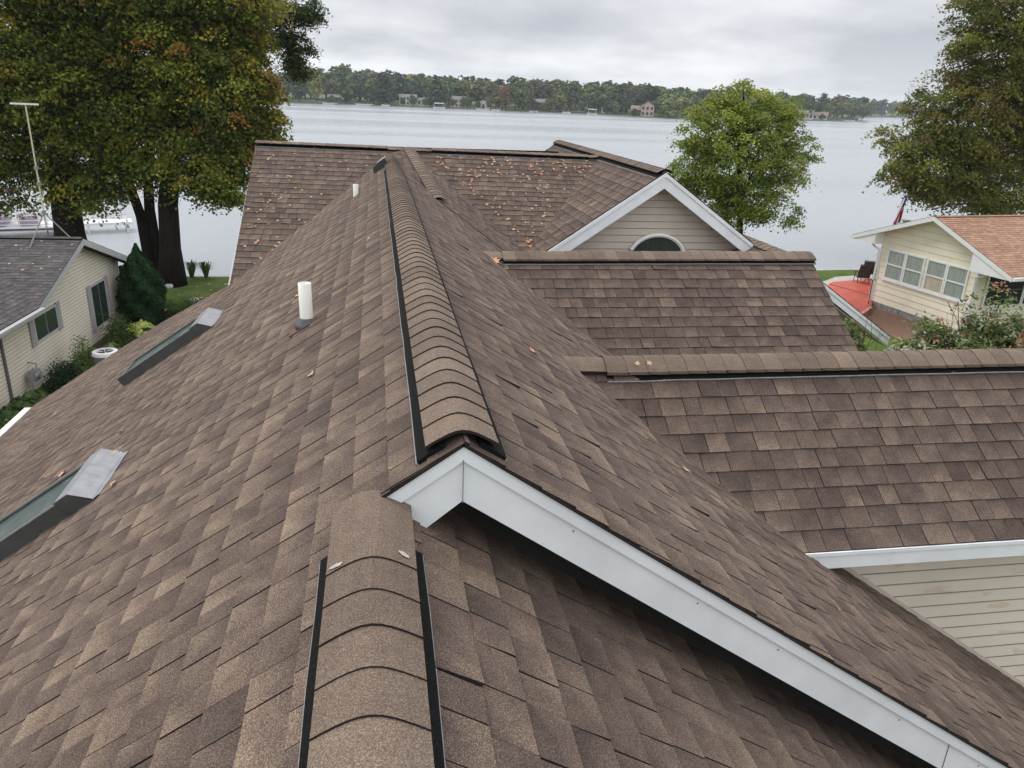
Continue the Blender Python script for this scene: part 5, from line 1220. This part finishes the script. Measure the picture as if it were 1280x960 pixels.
mb = MB(); pane_box(mb, Rr, -4.90, -4.80, -.06, .035, GZ+.28, sofn); mb.build('corner_trim', M_white, rh); mb = MB(); pane_box(mb, Rr, -.05, .04, -.06, .035, GZ+.28, soff); mb.build('corner_trim', M_white, rh)
wz0, wz1 = -6.65, -5.40; ws = [(-4.50, -3.52), (-3.50, -2.52), (-2.40, -1.42), (-1.40, -.42)]
for i, (a0, a1) in enumerate(ws):
    w = MB(); fw = .065
    for q in ((a0, a0+fw, wz0, wz1), (a1-fw, a1, wz0, wz1), (a0+fw, a1-fw, wz0, wz0+fw), (a0+fw, a1-fw, wz1-fw, wz1), (a0+fw, a1-fw, (wz0+wz1)/2-.025, (wz0+wz1)/2+.025)): pane_box(w, Rr, q[0], q[1], .0, .06, q[2], q[3])
    wo = w.build('window', M_white, rh)
    for j, (z0, z1) in enumerate(((wz0+fw, (wz0+wz1)/2-.025), ((wz0+wz1)/2+.025, wz1-fw))):
        g = MB(); pane_box(g, Rr, a0+fw, a1-fw, .01, .03, z0, z1); g.build('pane', M_glassc if (i == 1 and j == 0) else M_glassb, wo)
mb = MB(); pane_box(mb, Rr, -4.56, -.36, .0, .08, wz0-.07, wz0-.002); mb.build('window_sill', M_white, rh)
# dark screened porch windows on the near side
yy = -4.84
for i, (a0, a1) in enumerate(((-.55, -2.35), (-2.45, -4.4), (-4.5, -6.4), (-6.5, -8.4))):
    fr = lambda s_, n_, z: Rr(yy-n_-.02, s_, z)
    w = MB(); pane_box(w, fr, a0+.05, a1-.05, 0, .05, -6.80, sofn-.05); wo = w.build('porch_window', M_white, rh)
    g = MB(); pane_box(g, fr, a0-.03, a1+.03, .05, .056, -6.72, sofn-.13); g.build('screen', M_black, wo)
    g = MB(); pane_box(g, fr, a0-.03, a1+.03, .057, .07, -6.16, -6.12); g.build('rail', simple('dark rail', (.10, .10, .10), .5), wo)
cb_ = at_y((1133, 276), 30.5); mb = MB(); mb.box((cb_[0], cb_[1], cb_[2]-.55), (.2, .2, 1.1)); mb.box((cb_[0], cb_[1], cb_[2]+.02), (.27, .27, .05)); mb.build('chimney', simple('grey green flue', (.22, .24, .22), .7), rh)

# patio, path, furniture and flag
M_red = simple('sun faded red deck paint', (.50, .10, .065), .6, .18, 2.2)
def pz(px, z): return at_z(px, z)
P_ = [pz(p, GZ+.25) for p in ((1032, 358), (1040, 352.5), (1096, 347.5), (1089, 384), (1062, 402))]
conc = [pz(p, GZ+.02) for p in ((1022, 356), (1044, 347.5), (1104, 343), (1098, 360), (1040, 362))]
mb = MB(); mb.prism(conc, (0, 0, .06)); tag(mb.build('patio', M_conc), kind='structure')
mb = MB(); mb.prism([p-(0, 0, .3) for p in P_], (0, 0, .3))
mid0, mid1 = pz((1037, 355), GZ+.25), pz((1092, 370.5), GZ+.25); mb.beam(mid0+(0, 0, .004), mid1+(0, 0, .004), .05, .012, m=1)
e1_, e2_ = P_[3], P_[4]; mb.beam(e1_+(0, 0, .01), e2_+(0, 0, .01), .12, .03, m=2)
tag(mb.build('red_deck', [M_red, simple('dark deck seam', (.12, .03, .02), .8), simple('pale deck edge', (.55, .30, .25), .7)]), 'low sun faded red deck beside the cream house', 'deck')
mb = MB(); q = [Rr(.5, 2.6, GZ+.016), Rr(.5, .0, GZ+.016), Rr(-9, .0, GZ+.016), Rr(-9, 2.6, GZ+.016)]; mb.poly(q)
def brick():
    m, t, b = mat('brown brick paving', .85, .2); br = N(t, 'ShaderNodeTexBrick'); c = N(t, 'ShaderNodeTexCoord'); t.links.new(c.outputs['Object'], br.inputs['Vector']); br.inputs['Scale'].default_value = 4.5
    br.inputs['Color1'].default_value = (.24, .13, .085, 1); br.inputs['Color2'].default_value = (.17, .095, .065, 1); br.inputs['Mortar'].default_value = (.12, .09, .07, 1); t.links.new(br.outputs['Color'], b.inputs['Base Color']); return m
tag(mb.build('brick_path', brick()), kind='structure')
def patio_chair(px, rz, label):
    b = at_z(px, GZ+.09); root = empty('patio_chair', tuple(b), label, 'chair', 'dark patio chairs on the patio', rz)
    def part(nm, f, m):
        mb = MB(); f(mb); o = mb.build(nm, m); o.parent = root; return o
    fm = M_black; me_ = simple('brown grey chair mesh', (.075, .068, .062), .8)
    part('seat', lambda mb: mb.box((0, 0, .43), (.5, .5, .03)), me_)
    part('backrest', lambda mb: mb.hexa([(-.25, .22, .45), (.25, .22, .45), (.25, .25, .45), (-.25, .25, .45), (-.25, .38, 1.05), (.25, .38, 1.05), (.25, .41, 1.05), (-.25, .41, 1.05)]), me_)
    part('back_frame', lambda mb: [mb.tube([(sx, .24, .43), (sx, .41, 1.08)], .016, 6) for sx in (-.27, .27)]+[mb.tube([(-.27, .41, 1.08), (.27, .41, 1.08)], .016, 6)], fm)
    for sx in (-.26, .26):
        part('armrest', lambda mb: mb.tube([(sx, .3, .66), (sx, -.2, .66)], .018, 6), fm)
        part('leg', lambda mb: mb.tube([(sx, -.2, .66), (sx, -.26, 0)], .016, 6), fm)
        part('leg', lambda mb: mb.tube([(sx, .24, .43), (sx, .42, 0)], .016, 6), fm)
patio_chair((1075, 357), R(165), 'dark mesh patio chair standing left of the other, back to the camera'); patio_chair((1083, 352), R(150), 'dark mesh patio chair half hidden behind the nearer one')
tb_ = at_z((1095, 352), GZ+.09); root = empty('patio_table', tuple(tb_), 'dark patio table partly behind the cream house corner', 'table')
mb = MB(); mb.tube([tb_+(0, 0, .70), tb_+(0, 0, .73)], .55, 20); mb.build('table_top', M_glass, root)
for k in range(4):
    t = k*math.pi/2+.7; mb = MB(); mb.tube([tb_+np.array([math.cos(t)*.42, math.sin(t)*.42, 0]), tb_+np.array([math.cos(t)*.35, math.sin(t)*.35, .7])], .02, 6); mb.build('leg', M_black, root)
sb = at_z((1084, 386), GZ+.02); st = at_y((1091, 350), sb[1]); mb = MB(); mb.tube([sb, st], .022, 6); mb.tube([st, st+np.array([.12, 0, .05]), st+np.array([.14, 0, -.05])], .012, 6); tag(mb.build('shepherd_hook', M_black), 'thin dark garden pole at the corner of the cream house', 'pole')
fb = at_z((1111, 347), GZ); fy = fb[1]; ft = at_y((1121, 241), fy); root = empty('flagpole', tuple(fb), 'flagpole at the lake with a limp striped flag, seen above the cream house eave', 'flagpole')
mb = MB(); mb.tube([fb, (fb[0], fb[1], ft[2])], [.04, .025], 10); mb.build('pole', M_white, root)
M_fr, M_fw, M_fb = simple('flag red', (.20, .025, .03), .8), simple('flag white', (.45, .44, .45), .8), simple('flag blue', (.02, .03, .10), .8)
mb = MB(); cols_, rows_ = 13, 12; top = np.array([fb[0], fb[1]-.03, ft[2]-.08])
def fp(i, j):
    u_ = i/cols_; v_ = j/rows_; return top+np.array([.02-(.04+.20*u_)*(.35+.65*v_)-.10*v_*(1-.0*v_)-.05*math.sin(u_*9), -.10*math.sin(u_*17+v_*2), -1.35*v_-.18*u_*(1-v_*.3)])
for i in range(cols_):
    for j in range(rows_):
        m_ = 2 if (i < 7 and j < 5) else (0 if i % 2 == 0 else 1)
        q = [fp(i, j), fp(i+1, j), fp(i+1, j+1), fp(i, j+1)]; mb.poly(q, m_)
        if m_ == 2: c = sum(q)/4; d_ = np.array([.012, 0, 0]); mb.poly([c-d_+(0, -.006, -.012), c+d_+(0, -.006, -.012), c+d_+(0, -.006, .012), c-d_+(0, -.006, .012)], 1)
mb.build('flag', [M_fr, M_fw, M_fb], root, weld=False)

# ornamental small tree just beyond the dormer, on the right
b = at_y((1200, 420), 9.3); b[2] = GZ
def col_orn(cs, ci, P):
    return clus_mix(cs, ci, [(.12, .18, .05), (.20, .24, .09), (.07, .11, .035), (.40, .42, .30)], [5, 5, 3, 2], [(.42, .22, .13), (.30, .15, .09), (.42, .37, .20), (.50, .50, .42)], [2, 1.4, 2, 2], np.full(len(cs), .28))
tree('ornamental_tree', 'small tree with green, whitish and reddish leaves rising behind the near dormer ridge', 'tree', b,
     [([b, b+np.array([0, 0, 1.5]), at_y((1200, 500), 9.3), at_y((1200, 455), 9.3)], .05, .010)],
     blobs_px([(1142, 436, 28, 14, -.3), (1180, 434, 40, 20, 0), (1225, 430, 44, 26, 0), (1265, 420, 38, 30, 0), (1162, 402, 14, 8, 0), (1172, 412, 22, 10, 0), (1218, 400, 12, 14, 0), (1242, 388, 7, 18, 0), (1280, 430, 40, 36, .3), (1262, 375, 3, 16, 0), (1213, 376, 3, 12, 0), (1248, 360, 4, 6, 0)], 9.3), 600, 30, .08, .056, col_orn, shape=OVAL, nbr=14, shell=.15)
b = at_y((1075, 440), 9.0); b[2] = GZ
tree('ornamental_tree', 'thin leafy sprig tree in front of the dark porch beside the second dormer', 'tree', b,
     [([b, b+np.array([0, 0, 1.5]), at_y((1078, 500), 9.0), at_y((1075, 450), 9.0)], .03, .006)],
     blobs_px([(1070, 432, 12, 6, 0), (1066, 416, 7, 7, 0), (1062, 402, 3, 6, 0), (1078, 440, 12, 6, 0)], 9.0), 60, 18, .06, .05, col_orn, shape=OVAL, nbr=5, shell=.1)

# ---------------------------------------------------------------- fallen leaves
LC = [('peach', (.54, .30, .18)), ('orange', (.42, .20, .11)), ('tan', (.46, .31, .20)), ('yellow', (.50, .41, .18)), ('rust', (.25, .12, .075))]
leafmesh = {}
for nm, c in LC:
    for v in range(3):
        mb = MB(); curl = random.uniform(.15, .45); pts = [np.array([x_, y_, curl*(x_*x_)*1.6+random.uniform(-.03, .05)]) for x_, y_ in MAPLE]
        cen = np.array([0, 0, 0.02])
        for k in range(len(pts)): mb.poly([cen, pts[k], pts[(k+1) % len(pts)]])
        mb.tube([(0, -.48, .02), (.05, -.85, .08)], .02, 4)
        o = mb.build('fallen_leaf', simple(nm+' dead leaf', c, .7, .3, 9)); leafmesh.setdefault(nm, []).append(o.data); bpy.data.objects.remove(o)
def drop_leaf(px, P0, nn, size, label, group, cols=None, zmin=None):
    p = hit(px, P0, nn); nn = nrm(nn)
    nm = random.choices([c for c, _ in LC], cols or [5, 3, 4, .4, 1.4])[0]
    o = bpy.data.objects.new('fallen_leaf', random.choice(leafmesh[nm])); COL.objects.link(o)
    u = nrm(np.cross(nn, rng.normal(size=3))); v = np.cross(nn, u); k = size*random.uniform(.75, 1.3)
    p = p+nn*.012; Mx = Matrix(((u[0]*k, v[0]*k, nn[0]*k, p[0]), (u[1]*k, v[1]*k, nn[1]*k, p[1]), (u[2]*k, v[2]*k, nn[2]*k, p[2]), (0, 0, 0, 1)))
    o.matrix_world = Mx; tag(o, label, 'leaf', group); return o
NE = np.array([-EP, 0, 1.]); PE = np.array([EX, 0, EZh])
def scatter(n, polypx, P0, nn, size, label, group, dens=None):
    c = 0; xs_ = [p[0] for p in polypx]; ys_ = [p[1] for p in polypx]; pp = polypx if area2(polypx) > 0 else polypx[::-1]
    for _ in range(n*60):
        if c >= n: break
        x_, y_ = random.uniform(min(xs_), max(xs_)), random.uniform(min(ys_), max(ys_))
        if dens and random.random() > dens(x_, y_): continue
        if all((pp[(i+1) % len(pp)][0]-pp[i][0])*(y_-pp[i][1])-(pp[(i+1) % len(pp)][1]-pp[i][1])*(x_-pp[i][0]) > 0 for i in range(len(pp))):
            drop_leaf((x_, y_), P0, nn, size, label, group); c += 1
scatter(62, [(322, 190), (478, 192), (440, 228), (395, 262), (318, 318), (300, 318)], B1, NB, .038, 'small fallen autumn leaf on the far cross roof, left of the long ridge', 'leaves on the far cross roof, left side')
scatter(150, [(532, 194), (742, 200), (690, 300), (668, 300), (600, 245)], B1, NB, .040, 'small fallen autumn leaf on the far cross roof, right of the long ridge', 'leaves on the far cross roof, right side', lambda x_, y_: 1 if y_ < 222 else .45)
for k in range(26):      # along the two valleys
    t = (k+random.random())/26; drop_leaf((480-t*160+random.uniform(-3, 3), 210+t*122+random.uniform(-4, 0)), B1, NB, .046, 'orange fallen leaf lodged in the valley left of the long ridge', 'leaves in the left valley', [4, 6, 1, .5, 3])
for k in range(26):
    t = (k+random.random())/26; drop_leaf((546+t*118+random.uniform(-1, 5), 205+t*100+random.uniform(-4, 1)), B1, NB, .046, 'orange fallen leaf lodged in the valley right of the long ridge', 'leaves in the right valley', [4, 6, 1, .5, 2])
for k in range(18):
    t = (k+random.random())/18; drop_leaf((742-t*56+random.uniform(-5, 0), 208+t*94), B1, NB, .046, 'fallen leaf in the valley beside the gabled wing', 'leaves in the gabled wing valley')
for px, lb, s_ in [((462, 300), 'pale tan leaf left of the main ridge vent', .06), ((372, 372), 'small tan leaf on the left slope above the vent pipe', .06), ((144, 569), 'orange leaf on the near skylight head flashing', .10), ((144, 606), 'thin orange leaf just below the near skylight flashing', .07), ((60, 596), 'red leaf on the left slope beyond the near skylight', .06), ((80, 594), 'dull red leaf beside the red one past the near skylight', .07),
                   ((34, 562), 'yellow leaf near the left eave', .07), ((153, 541), 'pale yellow leaf on the left slope between the skylights', .07), ((105, 484), 'orange leaf below the far skylight', .07), ((112, 474), 'tan leaf just under the far skylight corner', .05), ((70, 518), 'pale leaf near the white gutter', .05), ((208, 388), 'tan leaf at the far roof edge', .06), ((390, 470), 'dark leaf scrap on the left slope', .04)]:
    drop_leaf(px, PA+(upL*.075 if px == (144, 569) else 0), NLp, s_, lb, None, [3, 3, 3, 1, 1])
for px, lb, s_ in [((665, 441), 'tan orange leaf on the right slope near the dormer ridge', .07), ((554, 304), 'tan leaf just right of the main ridge vent', .06), ((688, 380), 'large peach leaf at the second dormer valley', .09), ((662, 364), 'peach leaf above the large one at the second dormer valley', .07), ((735, 419), 'dark rust leaf near the top of the near dormer valley', .05), ((757, 436), 'rust leaf at the near dormer cap start', .05), ((855, 588), 'small red brown leaf in the near dormer valley', .05), ((1046, 763), 'tiny red leaf on the lower right slope', .03)]:
    drop_leaf(px, PA, NRp, s_, lb, None, [3, 3, 3, 1, 1])
for px in [(20, 307), (27, 312), (52, 302), (40, 305), (12, 330), (41, 330), (52, 336), (28, 338), (10, 360), (18, 366), (33, 377), (37, 379), (47, 369), (75, 337), (62, 322), (90, 306), (71, 320), (5, 384)]:
    drop_leaf(px, L(lps, ln, lpz), -L.d*LP+np.array([0, 0, 1.]), .085, 'fallen leaf scattered on the grey roof of the left house', 'leaves on the grey roof')
for px, lb in [((796, 455.5), 'pale leaf scrap on the near dormer ridge cap, left'), ((811, 455), 'pale leaf scrap on the near dormer ridge cap, right')]:
    drop_leaf(px, np.array([0, D1Y-.07, D1Z+.03]), np.array([0, -D1P, 1.]), .035, lb, None, [1, 0, 3, 1, 0])
drop_leaf((619, 327), np.array([0, D2Y-.05, D2Z+.02]), np.array([0, -D2P, 1.]), .10, 'pale orange leaf at the left end of the second dormer ridge', None)
for px in [(663, 309), (668, 311), (660, 303)]: drop_leaf(px, B1, NB, .09, 'bright orange leaf where the far valley meets the second dormer', 'orange leaves at the valley foot', [1, 5, 0, 0, 0])
for k in range(14):
    drop_leaf((random.uniform(222, 285), random.uniform(352, 385)), np.array([0, 0, GZ]), np.array([0, 0, 1.]), .14, 'yellow brown leaf on the lawn by the maples', 'leaves on the left lawn', [1, 1, 4, 4, 1])

# ---------------------------------------------------------------- the damp air over the lake
mh = bpy.data.materials.new('lake haze'); mh.use_nodes = True; t = mh.node_tree; t.nodes.clear()
pv = N(t, 'ShaderNodeVolumePrincipled'); pv.inputs['Density'].default_value = .00022; pv.inputs['Color'].default_value = (.86, .90, .96, 1); pv.inputs['Anisotropy'].default_value = .2
o_ = N(t, 'ShaderNodeOutputMaterial'); t.links.new(pv.outputs[0], o_.inputs['Volume'])
mb = MB(); mb.box((400, 1050, (LZ-4+16)/2), (3800, 2900, 16-(LZ-4))); hz = mb.build('haze', mh); tag(hz, kind='stuff')
